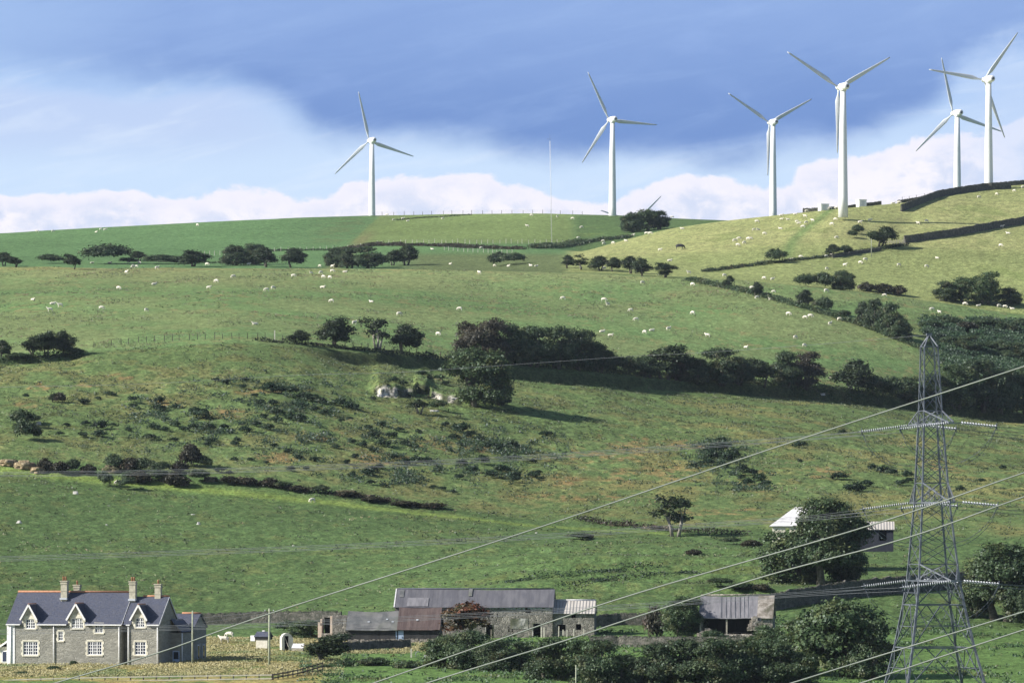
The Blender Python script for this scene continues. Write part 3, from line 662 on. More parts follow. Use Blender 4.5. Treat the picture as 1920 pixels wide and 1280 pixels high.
for i, (px, Y, top, w, k, a) in enumerate([(1775,1500,530,46,'tree','broad'),(1808,1502,514,50,'green','tall leafy'),(1848,1502,511,54,'green','tallest leafy'),(1893,1505,542,46,'tree','dark low')]):
    plant(k, px, None, 1, w, '%s tree, %s of the clump by the right edge' % (a, ORD[i]), 'clump of trees by the right edge', Y=Y).scale.z = (w_of(HOR - top, Y) - gz((px-960)/F*Y, Y)) / proto(k, 0)[2]
row_of([('tree',1186,436,36,40),('green',1212,432,38,46),('tree',1236,430,34,38)], 'leafy tree', 'in the clump below the skyline turbine', 'clump of trees below the skyline')
row_of([('bush',1455,493,26,34),('haw',1560,480,22,26),('bush',1586,477,16,24),('bush',1598,447,14,16),('bush',1608,440,18,18)], 'dark bush', 'on the dry hillside near the sheep track', 'bushes on the dry hillside')
plant('haw', 1648, 463, 40, 50, 'wind-bent dark thorn tree by the end of the long stone wall', 'wind-bent thorn', lean=.25)
# hedge across the middle
row_of([('haw',560,646,26,40),('haw',625,651,54,72),('scraggy',709,657,62,46),('haw',758,664,54,62)], 'thorn tree', 'standing free on the fence above the rock face', 'thorn trees on the fence above the rock face')
row_of([('copper',880,672,66,58,'reddish'),('copper',918,680,80,80,'reddish'),('tree',962,684,74,66),('tree',1000,688,74,70),('tree',1044,692,78,74),('tree',1088,695,76,72),('tree',1125,698,52,54)], 'dense dark tree', 'of the big thicket in the middle hedge', 'big thicket in the middle hedge')
row_of([('bush',1160,702,34,46),('bush',1188,706,36,44),('tree',1214,708,38,46),('haw',1246,712,62,74,'spreading'),('copper',1272,714,40,46),('tree',1306,718,46,60),('tree',1350,722,66,78),('tree',1388,722,50,54),('haw',1430,724,50,46),('tree',1474,726,64,54),('copper',1512,729,66,70),('haw',1602,740,64,76),('bush',1640,744,36,44),('bush',1668,748,40,42),('tree',1705,752,42,54)],
       'hedge tree', 'in the hedge right of the thicket', 'trees of the middle hedge right of the thicket')
row_of([('tree',1752,762,54,62),('green',1794,768,78,72),('tree',1838,774,92,84),('tree',1882,778,80,76),('green',1925,782,84,80)], 'dark tree', 'in the wood where the hedge meets the gully', 'trees where the hedge meets the gully')
row_of([('haw',4,673,34,34),('bush',34,674,12,40),('haw',64,671,42,44),('haw',88,671,48,34),('haw',114,671,44,46),('bush',140,668,14,34)], 'thorn tree', 'in the short hedge at the left edge', 'thorn trees in the hedge at the left edge')
# rock-face trees and scrub
plant('green', 898, 764, 106, 112, 'big green tree growing in front of the rock face thicket', 'trees at the rock face')
plant('tree', 938, 760, 50, 44, 'darker tree close right of the big one at the rock face', 'trees at the rock face')
plant('scraggy', 786, 775, 34, 40, 'half bare bush with thin branches under the cave', 'bushes under the cave')
plant('bush', 822, 768, 18, 30, 'round shrub right of the bare bush under the cave', 'bushes under the cave')
row_of([('bush',40,800,32,34),('bush',60,796,20,26),('bush',44,826,40,36),('bush',66,824,24,26)], 'dark shrub', 'in the pair of clumps on the left slope', 'dark shrubs on the left slope')
row_of([('haw',98,754,16,18),('bramble',112,754,18,22)], 'bush', 'high on the left slope', 'bushes high on the left slope')
row_of([('bramble',85,884,24,30),('bramble',112,888,22,32),('bush',136,889,26,30),('bramble',165,891,18,30),('bush',214,885,32,30),('bramble',245,886,26,40),('bush',270,888,26,34),('bush',300,890,24,34),('bramble',336,888,22,30),('bramble',358,876,42,36),('bush',382,876,22,30),('bush',196,912,28,26),('bush',238,918,24,26),('bush',250,904,20,38),('bramble',262,908,22,40),('bramble',330,912,26,44),('bush',372,906,24,34),('bush',296,902,22,34)],
       'bramble clump', 'along the broken bank above the cart track', 'bushes along the broken bank')
row_of([('bramble',430,907,14,34),('bramble',465,911,14,34),('bramble',505,914,16,38),('bush',530,919,14,30),('bramble',560,923,12,34),('bush',602,925,16,30),('bramble',650,931,10,40),('bramble',700,941,9,50),('bramble',760,949,9,60),('bramble',810,953,10,50)], 'low bramble patch', 'on the bank edge below the gorse', 'bramble patches on the bank edge')
row_of([('bush',1086,1012,12,36),('bramble',1100,1010,10,24)], 'low rush patch', 'on the field under the thin wires', 'rush patches under the wires')
# gorse: seen one by one on the slope
def gorse_group(pts, where, group):
    pts = sorted(pts); n = len(pts)
    for i, (px, row, w) in enumerate(pts):
        plant('gorse', px, row, w * rndp.uniform(.48, .62), w, 'dark green gorse bush, %s %s' % (ordn(i, n), where), group)
gorse_group([(48,745,14),(155,758,20),(160,758,16),(205,741,16),(184,750,12),(212,743,14),(125,801,14),(160,799,16),(190,806,32),(112,816,16),(155,820,18),(186,820,24),(212,799,12),(240,808,14),(282,824,22),(298,772,26),(300,757,22),(250,766,18),(248,754,20),(375,786,36),(365,778,22),(330,765,16),(330,800,18)], 'on the thinly bushed left slope', 'gorse on the left slope')
gorse_group([(395,832,22),(389,838,18),(328,828,16),(445,829,16),(440,837,16),(410,888,20),(430,889,12),(440,864,14),(470,863,12),(515,840,16),(460,812,22),(480,800,20),(540,850,16),(560,862,14),(590,866,20),(545,884,18),(575,882,14),(500,870,12),(420,806,20),(395,806,22),(360,804,18),(345,808,18),(290,805,22),(310,808,16),(505,806,22)], 'in the scattered gorse above the broken bank', 'scattered gorse above the broken bank')
rr = random.Random(8)
gorse_group([(738,716,20),(756,722,18),(792,706,22),(806,712,14),(824,712,20),(836,722,16),(700,752,14),(770,745,16)], 'rooted on and about the little cliff', 'bushes on the little cliff')
pts = [(504,735,30),(522,737,26),(548,740,26),(570,748,30),(585,752,28),(602,756,20),(562,765,24),(510,762,22),(488,760,22),(518,778,22),(545,788,28),(562,790,26),(520,792,22),(495,785,20),(590,770,16),(640,762,28),(660,768,28),(610,778,22),(478,745,16),(455,730,16),(425,722,18),(405,716,16),(460,716,18),(640,792,14),(655,788,14)]
gorse_group(pts, 'in the dense upper patch left of the cave', 'upper gorse patch')
pts = [(865,812,34),(880,820,26),(900,826,22),(850,824,22),(835,800,16),(960,840,26),(935,846,30),(915,842,24),(885,888,26),(940,888,32),(965,896,26),(922,895,24),(905,870,28),(866,872,22),(965,905,24),(1000,868,16),(860,900,20),(820,884,20),(1000,896,22),(1010,890,16),(1012,902,14),(800,868,22),(780,866,26),(760,872,20),(738,862,20),(700,848,20),(720,838,26),(700,820,24),(735,822,26),(680,838,20),(660,832,20),(690,806,18),(716,800,18),(760,836,18),(748,810,16),(665,860,16),(650,872,16),(690,892,26),(700,886,20),(712,880,18),(660,894,18),(695,910,18),(720,913,14),(830,920,16),(812,916,14),(850,926,14),(630,842,16),(785,812,14),(1020,818,18),(1030,816,14)]
gorse_group(pts, 'in the broad gorse patch below the cave', 'broad gorse patch below the cave')
pts = [(1330,850,30),(1350,848,34),(1340,862,36),(1368,866,32),(1325,872,26),(1376,856,26),(1356,876,22),(1300,876,16),(1392,884,24),(1410,892,26),(1424,902,24),(1436,910,20),(1402,908,20),(1390,900,18),(1352,832,22),(1362,838,20)]
gorse_group(pts, 'in the thicket under the heavy cable', 'gorse thicket under the heavy cable')
pts = [(1572,901,30),(1590,919,24),(1606,921,30),(1616,919,20),(1626,912,22),(1655,886,26),(1672,890,22),(1700,896,24),(1702,905,16),(1635,880,18),(1495,838,20),(1505,835,16),(1580,812,14),(1690,910,22),(1800,920,18),(1840,905,16),(1500,868,12),(1880,880,14)]
gorse_group(pts, 'on the open slope left of the pylon', 'gorse on the open slope by the pylon')
# near trees and bushes about the farm
plant('scraggy', 1266, 1006, 78, 76, 'lone scrawny hawthorn standing in the field left of the white roof', 'lone hawthorn')
plant('oak', 1545, 1108, 168, 146, 'great spreading tree in front of the white-roofed building', 'large farm trees', Y=812)
plant('green', 1480, 1100, 100, 110, 'lower leafy tree leaning on the left of the great tree', 'large farm trees', Y=815)
plant('tree', 1586, 1098, 92, 62, 'dark tree tucked behind the great tree, before the blue shed', 'large farm trees', Y=818)
plant('oak', 1876, 1110, 140, 150, 'broad round tree right of the pylon by the edge', 'large farm trees', Y=775)
plant('tree', 1925, 1120, 120, 100, 'dark tree cut by the right edge behind the pylon', 'large farm trees', Y=770)
plant('tree', 1830, 1116, 60, 60, 'dark underwood tree right behind the pylon insulators', 'large farm trees', Y=778)
plant('green', 1576, 1262, 140, 150, 'big rounded tree in the foreground right of the open shed', 'foreground trees', Y=655)
plant('green', 1510, 1255, 100, 100, 'leafy tree joined to the left of the big rounded foreground tree', 'foreground trees', Y=660)
plant('tree', 1632, 1275, 110, 90, 'dark tree on the shaded right of the big rounded tree', 'foreground trees', Y=652)
plant('green', 1440, 1228, 58, 70, 'shrubby tree growing at the right corner of the open shed', 'foreground trees', Y=700)
row_of([('green',838,1258,66,80,'',672),('tree',885,1262,78,80,'',668),('tree',932,1266,66,72,'',664),('green',975,1262,58,60,'',668)], 'leafy bush', 'of the thicket before the long barn', 'thicket in front of the long barn')
row_of([('tree',1030,1290,92,90,'',645),('green',1075,1288,88,84,'',645),('tree',1120,1292,90,90,'',640),('tree',1168,1300,72,80,'',640)], 'dark bush', 'of the thicket right of the short pole', 'thicket right of the short pole')
row_of([('tree',1232,1292,84,80,'',640),('tree',1285,1292,92,96,'',640),('tree',1345,1294,96,100,'',638),('green',1400,1290,88,90,'',642),('tree',1455,1294,90,92,'',640),('green',1500,1300,76,70,'',640)], 'tall bush', 'of the thicket below the open shed', 'thicket below the open shed')
plant('rowan', 874, 1204, 76, 82, 'rowan with reddish brown leaves in front of the long barn wall', 'rowan', Y=742)
plant('haw', 612, 1246, 58, 76, 'round hawthorn at the end of the slanting rail fence', 'garden hawthorn', Y=688)
plant('green', 576, 1192, 36, 62, 'low leafy tree beside the roofless pen', 'farm shrubs', Y=758)
plant('bush', 545, 1180, 24, 50, 'low shrub by the field wall behind the stone hut', 'farm shrubs', Y=772)
plant('bramble', 1230, 1182, 56, 44, 'purplish brown bush left of the open shed', 'shrubs left of the open shed', Y=752)
plant('green', 1272, 1192, 76, 66, 'yellow green leafy bush left of the open shed', 'shrubs left of the open shed', Y=748)
plant('tree', 1294, 1188, 74, 50, 'dark tree overhanging the left end of the open shed roof', 'shrubs left of the open shed', Y=750)
plant('bush', 1336, 1194, 22, 44, 'shrub in front of the open shed mouth', 'farm shrubs', Y=738)
row_of([('bush',610,1270,24,40,'',668),('bush',640,1258,20,50,'',676),('bush',700,1254,22,54,'',678),('bush',762,1262,24,44,'',672),('bush',716,1272,14,30,'',662)], 'nettle clump', 'in the meadow right of the rail fence', 'nettle clumps in the meadow')
row_of([('bush',40,1272,14,34,'',660),('bush',100,1258,10,26,'',672),('bush',138,1244,10,16,'',686),('bush',285,1240,8,22,'',690)], 'weedy tuft', 'in the straw grass before the house', 'weeds in front of the house')
row_of([('bush',1350,1100,16,40),('bush',1390,1106,14,40),('bramble',1430,1108,12,34),('bramble',1300,1040,10,30),('bush',1370,1020,12,34),('bramble',1410,1026,14,36)], 'low shrub', 'on the terraces above the open shed', 'shrubs on the terraces')

row_of([('bush',1745,618,16,34),('bush',1778,612,18,40),('bramble',1812,622,18,44),('bush',1850,618,20,44),('bush',1888,626,22,48),('bush',1918,616,18,40),('bush',1775,652,20,44),('tree',1815,664,34,54),('bush',1868,664,24,48),('tree',1905,680,36,56)], 'bush', 'in the bracken gully', 'bushes in the bracken gully')
# continuous plant masses
def along(pts, step):
    out = []
    for a, b in zip(pts[:-1], pts[1:]):
        n = max(1, int(abs(b[0] - a[0]) / step))
        for i in range(n): out.append(tuple(a[k] + (b[k] - a[k]) * i / n for k in range(len(a))))
    return out + [pts[-1]]
def hedge(pts, hm, label, mat, name='hedge', dens=60, width=1.1, leaf=.16, group='hedges'):
    """low hedge bank along photo-anchored ground points"""
    rng = np.random.default_rng(abs(int(pts[0][0])) + 1); P = []
    G = [hit(p[0], p[1]) for p in along(pts, 12)]
    for a, b in zip(G[:-1], G[1:]):
        a = np.array(a); b = np.array(b); L = np.linalg.norm(b - a)
        if L > 120: continue
        n = int(L * dens * hm); t = rng.uniform(0, 1, n)[:, None]
        q = a + (b - a) * t; hh = hm * (.75 + .4 * vn(q[:, 0] / 2.5, q[:, 1] / 2.5, 3))
        q[:, :2] += rng.normal(size=(n, 2)) * width * .5
        q[:, 2] = zground(q[:, 0], q[:, 1]) + rng.uniform(0, 1, n) ** .7 * hh
        P.append(q)
    P = np.concatenate(P); V, Q = leaf_quads(rng, P, rng.normal(size=P.shape) * .7 + np.array([0, -.2, .6]), leaf)
    o = link(name, np_mesh(name, V, Q), mat); tag(o, label, 'hedge', group); return o
hedge([(150,670),(40,675),(-30,678)][::-1], 1.2, 'low dark hedge under the thorn trees at the left edge', M['leaf_dark'])
hedge([(480,640),(560,646),(700,660),(850,677)], 1.0, 'low rough hedge along the fence above the rock face', M['leaf_haw'])
hedge([(850,674),(1000,686),(1150,699)], 2.4, 'dark hedge bottom under the big thicket', M['leaf_dark'], width=2.2, leaf=.15, dens=110)
hedge([(1150,699),(1300,713),(1500,727),(1700,746),(1900,773)], 1.4, 'long low hedge bottom right of the thicket', M['leaf_dark'], width=1.8, leaf=.15, dens=110)
hedge([(955,1092),(1010,1084),(1060,1079),(1120,1075),(1180,1068),(1235,1062)], .5, 'dark rushy terrace line above the barn annexe', M['leaf_gorse'], leaf=.14, width=1.6)
hedge([(1040,1098),(1110,1092),(1170,1084),(1240,1078),(1300,1074)], .45, 'second rushy terrace line above the barn annexe', M['leaf_gorse'], leaf=.14, width=1.4)
hedge([(1085,974),(1140,984),(1200,990),(1262,996),(1330,1000),(1400,1004)], .8, 'brown broken bank left and right of the lone hawthorn', M['leaf_brown'], leaf=.15, width=1.6)
hedge([(440,904),(470,908),(560,919),(640,928),(720,939),(800,951)], .7, 'brown bank edge below the gorse, above the cart track', M['leaf_brown'], leaf=.15, width=1.4)
hedge([(1290,526),(1400,548),(1480,570),(1560,594),(1640,620),(1720,652),(1790,690)], 1.3, 'overgrown hedge running down the gully side', M['leaf_dark'], width=1.8, leaf=.2)
hedge([(640,470),(700,461),(800,461),(900,466),(980,468)], 1.2, 'rough hedge bank behind the pale fence posts', M['leaf_brown'], leaf=.22, width=2)
hedge([(470,472),(560,470),(640,470)], .7, 'thin hedge bank left of the kink in the posts', M['leaf_haw'], leaf=.2)
hedge([(1000,466),(1050,463),(1100,455),(1150,450),(1180,446)], 1.5, 'dark hedge bank leading up to the tree clump', M['leaf_dark'], leaf=.24, width=2)
hedge([(740,413),(790,409),(840,406),(880,403)], .35, 'broken hedge on the hilltop right of the first turbine', M['leaf_haw'], leaf=.22, width=1.5)
hedge([(1320,510),(1400,500),(1480,490),(1560,481),(1640,470),(1700,460)], .9, 'dark bank with thin bushes below the dry hill', M['leaf_haw'], leaf=.2)
hedge([(270,490),(350,493),(430,494)], .7, 'low hedge among the brow trees on the left', M['leaf_dark'], leaf=.2)

def scatter(px0, px1, y0, y1, n, seed, mask, size, hgt, mat, name, label, cat, per=4, up=.5, spread=.16):
    rng = np.random.default_rng(seed)
    px = rng.uniform(px0, px1, n); Y = np.sqrt(rng.uniform(y0 * y0, y1 * y1, n)) if callable(y0) is False else None
    x = (px - 960) / F * Y; k = mask(px, Y, x); keep = rng.uniform(0, 1, n) < k; x = x[keep]; Y = Y[keep]
    z = zground(x, Y); B = np.stack([x, Y, z], 1)
    P = np.repeat(B, per, 0) + rng.normal(size=(len(B) * per, 3)) * spread; P[:, 2] = np.repeat(z, per) + rng.uniform(.0, hgt, len(P))
    V, Q = leaf_quads(rng, P, rng.normal(size=P.shape) * .5 + np.array([-.2, -.6, up]), size)
    o = link(name, np_mesh(name, V, Q), mat); tag(o, label, cat, kind='stuff'); return o
M['tuft'] = foliage('tussock_grass', (.09,.135,.055), (.16,.18,.085), (.20,.17,.09), scale=.15, trans=.15, isl=.35)
M['tuft_straw'] = foliage('straw_grass', (.42,.37,.18), (.36,.33,.16), (.20,.25,.10), scale=.12, trans=.15, isl=.25)
M['tuft_dark'] = foliage('dark_tussock', (.040,.062,.024), (.070,.088,.034), scale=.2, trans=.1, isl=.4)
rowf = lambda px, Y, x: HOR - zground(x, Y) / Y * F
scatter(-60, 1980, 785, 1290, 90000, 1, lambda p, y, x: sstep(vn(x/5, y/8, 31) * .7 + vn(x/1.6, y/2.5, 77), -.1, .9) * (y < kY(8, p)) * (.4 + .6*(y > 945)) * (np.abs(y - kY(6, p)) > 3), .13, .30, M['tuft_dark'], 'tussock_grass', 'dark rushy tussocks over the lower slopes', 'grass', per=5, up=.6, spread=.22)
scatter(-60, 1980, 785, 1290, 38000, 2, lambda p, y, x: sstep(vn(x/9, y/14, 33) + .5*vn(x/1.6, y/2.5, 78), 0, .9) * (y < kY(8, p)) * (.35 + .65*(y > 945)) * (np.abs(y - kY(6, p)) > 3), .12, .28, M['tuft'], 'pale_grass', 'pale coarse grass tufts over the lower slopes', 'grass', per=5, up=.6, spread=.2)
scatter(-60, 1980, 1110, 1500, 60000, 3, lambda p, y, x: sstep(vn(x/10, y/16, 35) + .7*vn(x/2, y/3, 79), -.1, 1.1) * (y > kY(8, p)) * (y < kY(9, p)), .13, .26, M['tuft'], 'pasture_grass', 'browned grass tufts over the middle pasture', 'grass', per=4, up=.6, spread=.22)
scatter(-60, 860, 655, 764, 60000, 4, lambda p, y, x: sstep(vn(x/3, y/5, 36) + .5*vn(x, y, 80), -.6, .5) * (1 - sstep(p, 600, 660) * (1 - (y > 712) * (y < 752))) * (((x - -60)/F*y) < 1e9), .085, .34, M['tuft_straw'], 'straw_grass', 'long straw coloured grass round the house', 'grass', per=5, up=.4, spread=.2)
scatter(560, 1980, 600, 780, 26000, 5, lambda p, y, x: sstep(vn(x/4, y/6, 37) + .5*vn(x, y, 81), .1, .8), .14, .35, M['leaf_bracken'], 'meadow_weeds', 'rank green weeds in the meadow below the farm', 'grass', per=5, up=.5, spread=.22)
scatter(1690, 1990, 1290, 1450, 60000, 6, lambda p, y, x: (lambda r: sstep(r, 598 + (p-1760)*.04, 608 + (p-1760)*.04) * (1 - sstep(r, 700, 730)) * sstep(p + (r-600)*-.55, 1712, 1740) * sstep(vn(x/3.5,y/7,9) + .5*vn(x/1.2,y/3,19), -.8, .5))(rowf(p, y, x)), .24, 1.5, M['leaf_ferny'], 'bracken', 'thick bracken filling the gully right of the pasture', 'bracken', per=7, up=.7, spread=.45)
scatter(60, 1460, 970, 1150, 52000, 7, lambda p, y, x: (lambda r: np.maximum.reduce([np.exp(-((p-a)/b)**2 - ((r-c)/d)**2) for a,b,c,d in ((300,90,770,24),(540,90,755,34),(640,110,830,34),(800,130,850,32),(390,110,812,24),(930,90,850,40),(1350,50,850,26),(1400,46,900,20),(760,110,895,18),(450,60,735,18))]) * sstep(vn(x/2.2, y/4, 40) + .4*vn(x/6, y/9, 41), -.05, .55))(rowf(p, y, x)), .18, .7, M['leaf_gorse'], 'low_gorse', 'low gorse and bracken mat between the bushes', 'undergrowth', per=8, up=.7, spread=.38)
# ------------------------------------------------------------------ wind turbines
YAW = R(22)
def blade_mesh():
    mb = MB(); prof = [(.0,.26,.26,0),(.9,.26,.26,0),(1.5,.32,.24,20),(3.4,.74,.20,16),(6,.66,.15,10),(10,.50,.10,6),(14,.36,.07,3),(17.4,.24,.045,1),(18.5,.13,.03,0)]
    n = 10; vs = []; fs = []
    for (z, a, t, tw) in prof:
        for k in range(n):
            w = 2*math.pi*k/n; x = math.cos(w)*a; y = math.sin(w)*t * (1 - .5 * (math.cos(w) if a > .3 else 0))
            x += .25 * (a - .26); c, s_ = math.cos(R(tw)), math.sin(R(tw))
            vs.append((x*c - y*s_, x*s_ + y*c, z + .6))
    for i in range(len(prof)-1):
        for k in range(n): fs.append((i*n+k, i*n+(k+1) % n, (i+1)*n+(k+1) % n, (i+1)*n+k))
    fs += [tuple(range(n-1,-1,-1)), tuple(range((len(prof)-1)*n, len(prof)*n))]
    mb.add(vs, fs, True); return mb.mesh('blade', M['blade'])
TM = {}
def turbine_meshes():
    TM['blade'] = blade_mesh()
    mb = MB(); mb.lathe([(1.42,-38),(1.36,-32),(1.05,-12),(.80,-1.1)], 28)
    TM['tower'] = mb.mesh('tower', M['turbine'])
    mb = MB(); mb.lathe([(.55,-2.95),(.85,-2.8),(1.02,-2.3),(1.08,-.5),(1.05,1.4),(.8,2.2),(.6,2.35)], 20, axis='y')
    mb.lathe([(.98,-1.3),(.98,-.9),(.8,-.4)], 20)
    TM['nacelle'] = mb.mesh('nacelle', M['turbine'])
    mb = MB(); mb.lathe([(.44,-3.02),(.44,-2.96)], 16, axis='y'); TM['vent'] = mb.mesh('vent', M['steel_dark'])
    mb = MB(); mb.lathe([(.50,2.5),(.72,2.8),(.74,3.6),(.5,4.1),(.1,4.3)], 16, axis='y'); TM['hub'] = mb.mesh('hub', M['turbine'])
turbine_meshes()
def turbine(px, row, Y, ph, label):
    hx = (px - 960) / F * Y; hz = (HOR - row) / F * Y; off = 3.2
    root = empty('wind_turbine', (hx + math.sin(YAW) * off, Y - math.cos(YAW) * off, hz), YAW, label, 'wind turbine', 'white wind turbines on the ridge')
    tw = link('tower', TM['tower'], None, root); na = link('nacelle', TM['nacelle'], None, root); link('vent', TM['vent'], None, na); link('hub', TM['hub'], None, root)
    for k in range(3):
        b = link('blade', TM['blade'], None, root); b.location = (0, off, 0); b.rotation_euler = (0, R(ph + 120 * k), 0)
turbine(692, 264, 2180, -13, 'white turbine standing alone over the smooth green hill on the left')
turbine(1142, 225, 2078, -26, 'white turbine rising straight behind the middle of the ridge')
turbine(1190, 417, 2750, 47, 'far turbine hidden behind the ridge with only blade ends showing')
turbine(1442.6, 230, 2050, 62, 'shorter turbine left of the one with the white kiosks')
turbine(1572, 164, 1658, 61, 'tall turbine with its foot between two white kiosks')
turbine(1787, 213, 1916, -13, 'turbine behind the dark skyline wall, its rotor crossing the next tower')
turbine(1845, 150, 1763, 38, 'rightmost and tallest-looking turbine on the dark skyline wall')

M['white_dim2'] = material('door_white', (.62,.63,.65), (.68,.69,.7), 3, .6)
def kiosk(px, row, w, h, label):
    x, Y, z = hit(px, row); W = w_of(w, Y); H = w_of(h, Y)
    r = empty('transformer_kiosk', (x, Y, z), R(18), label, 'kiosk', 'white kiosks by the turbine foot')
    MB().box(-W*.46, W*.46, -1.3, 1.3, -1.5, H*.92).build('housing', M['white'], r)
    MB().box(-W*.5, W*.5, -1.45, 1.45, H*.92, H).build('roof', M['white'], r)
    MB().box(-W*.2, W*.2, -1.33, -1.303, .1, H*.8).build('door', M['white_dim2'], r)
kiosk(1544, 393, 17, 12, 'flat white kiosk left of the tall turbine foot')
kiosk(1615, 385, 16, 13, 'taller white kiosk right of the tall turbine foot')

# met mast
def mast():
    Y = 1852; x0 = (1031 - 960) / F * Y; x1 = (1034.5 - 960) / F * Y; z0 = (HOR - 463) / F * Y; z1 = (HOR - 258) / F * Y
    r = empty('lattice_mast', (x1, Y, z0), 0, 'thin pale lattice mast standing between the left hill and the dry hill', 'mast')
    lx = x0 - x1; H = z1 - z0; c = [(.16*math.cos(a), .16*math.sin(a)) for a in (0, 2.09, 4.19)]
    m = MB()
    for (a, b) in c: m.tube([(a, b, -1), (a + lx, b, H*.97)], .035, 4)
    m.build('leg_tubes', M['white'], r)
    m = MB(); n = 70
    for i in range(n):
        for k in range(3):
            a, b = c[k], c[(k+1) % 3]; t0, t1 = i/n, (i+1)/n
            m.tube([(a[0]+lx*t0, a[1], H*.97*t0), (b[0]+lx*t1, b[1], H*.97*t1)], .018, 3)
    m.build('bracing', M['white'], r)
    MB().tube([(lx*.97, 0, H*.96), (lx, 0, H*1.0), (lx*1.02, 0, H*1.03)], .03, 5).build('lightning_rod', M['steel'], r)
    m = MB(); m.tube([(lx*.985-.7,0,H*.985),(lx*.985+.7,0,H*.985)], .03, 4); m.lathe([(.02,0),(.14,.05),(.14,.12),(.02,.16)], 8, (lx*.985-.7,0,H*.985)); m.build('wind_gauge', M['steel'], r)
mast()

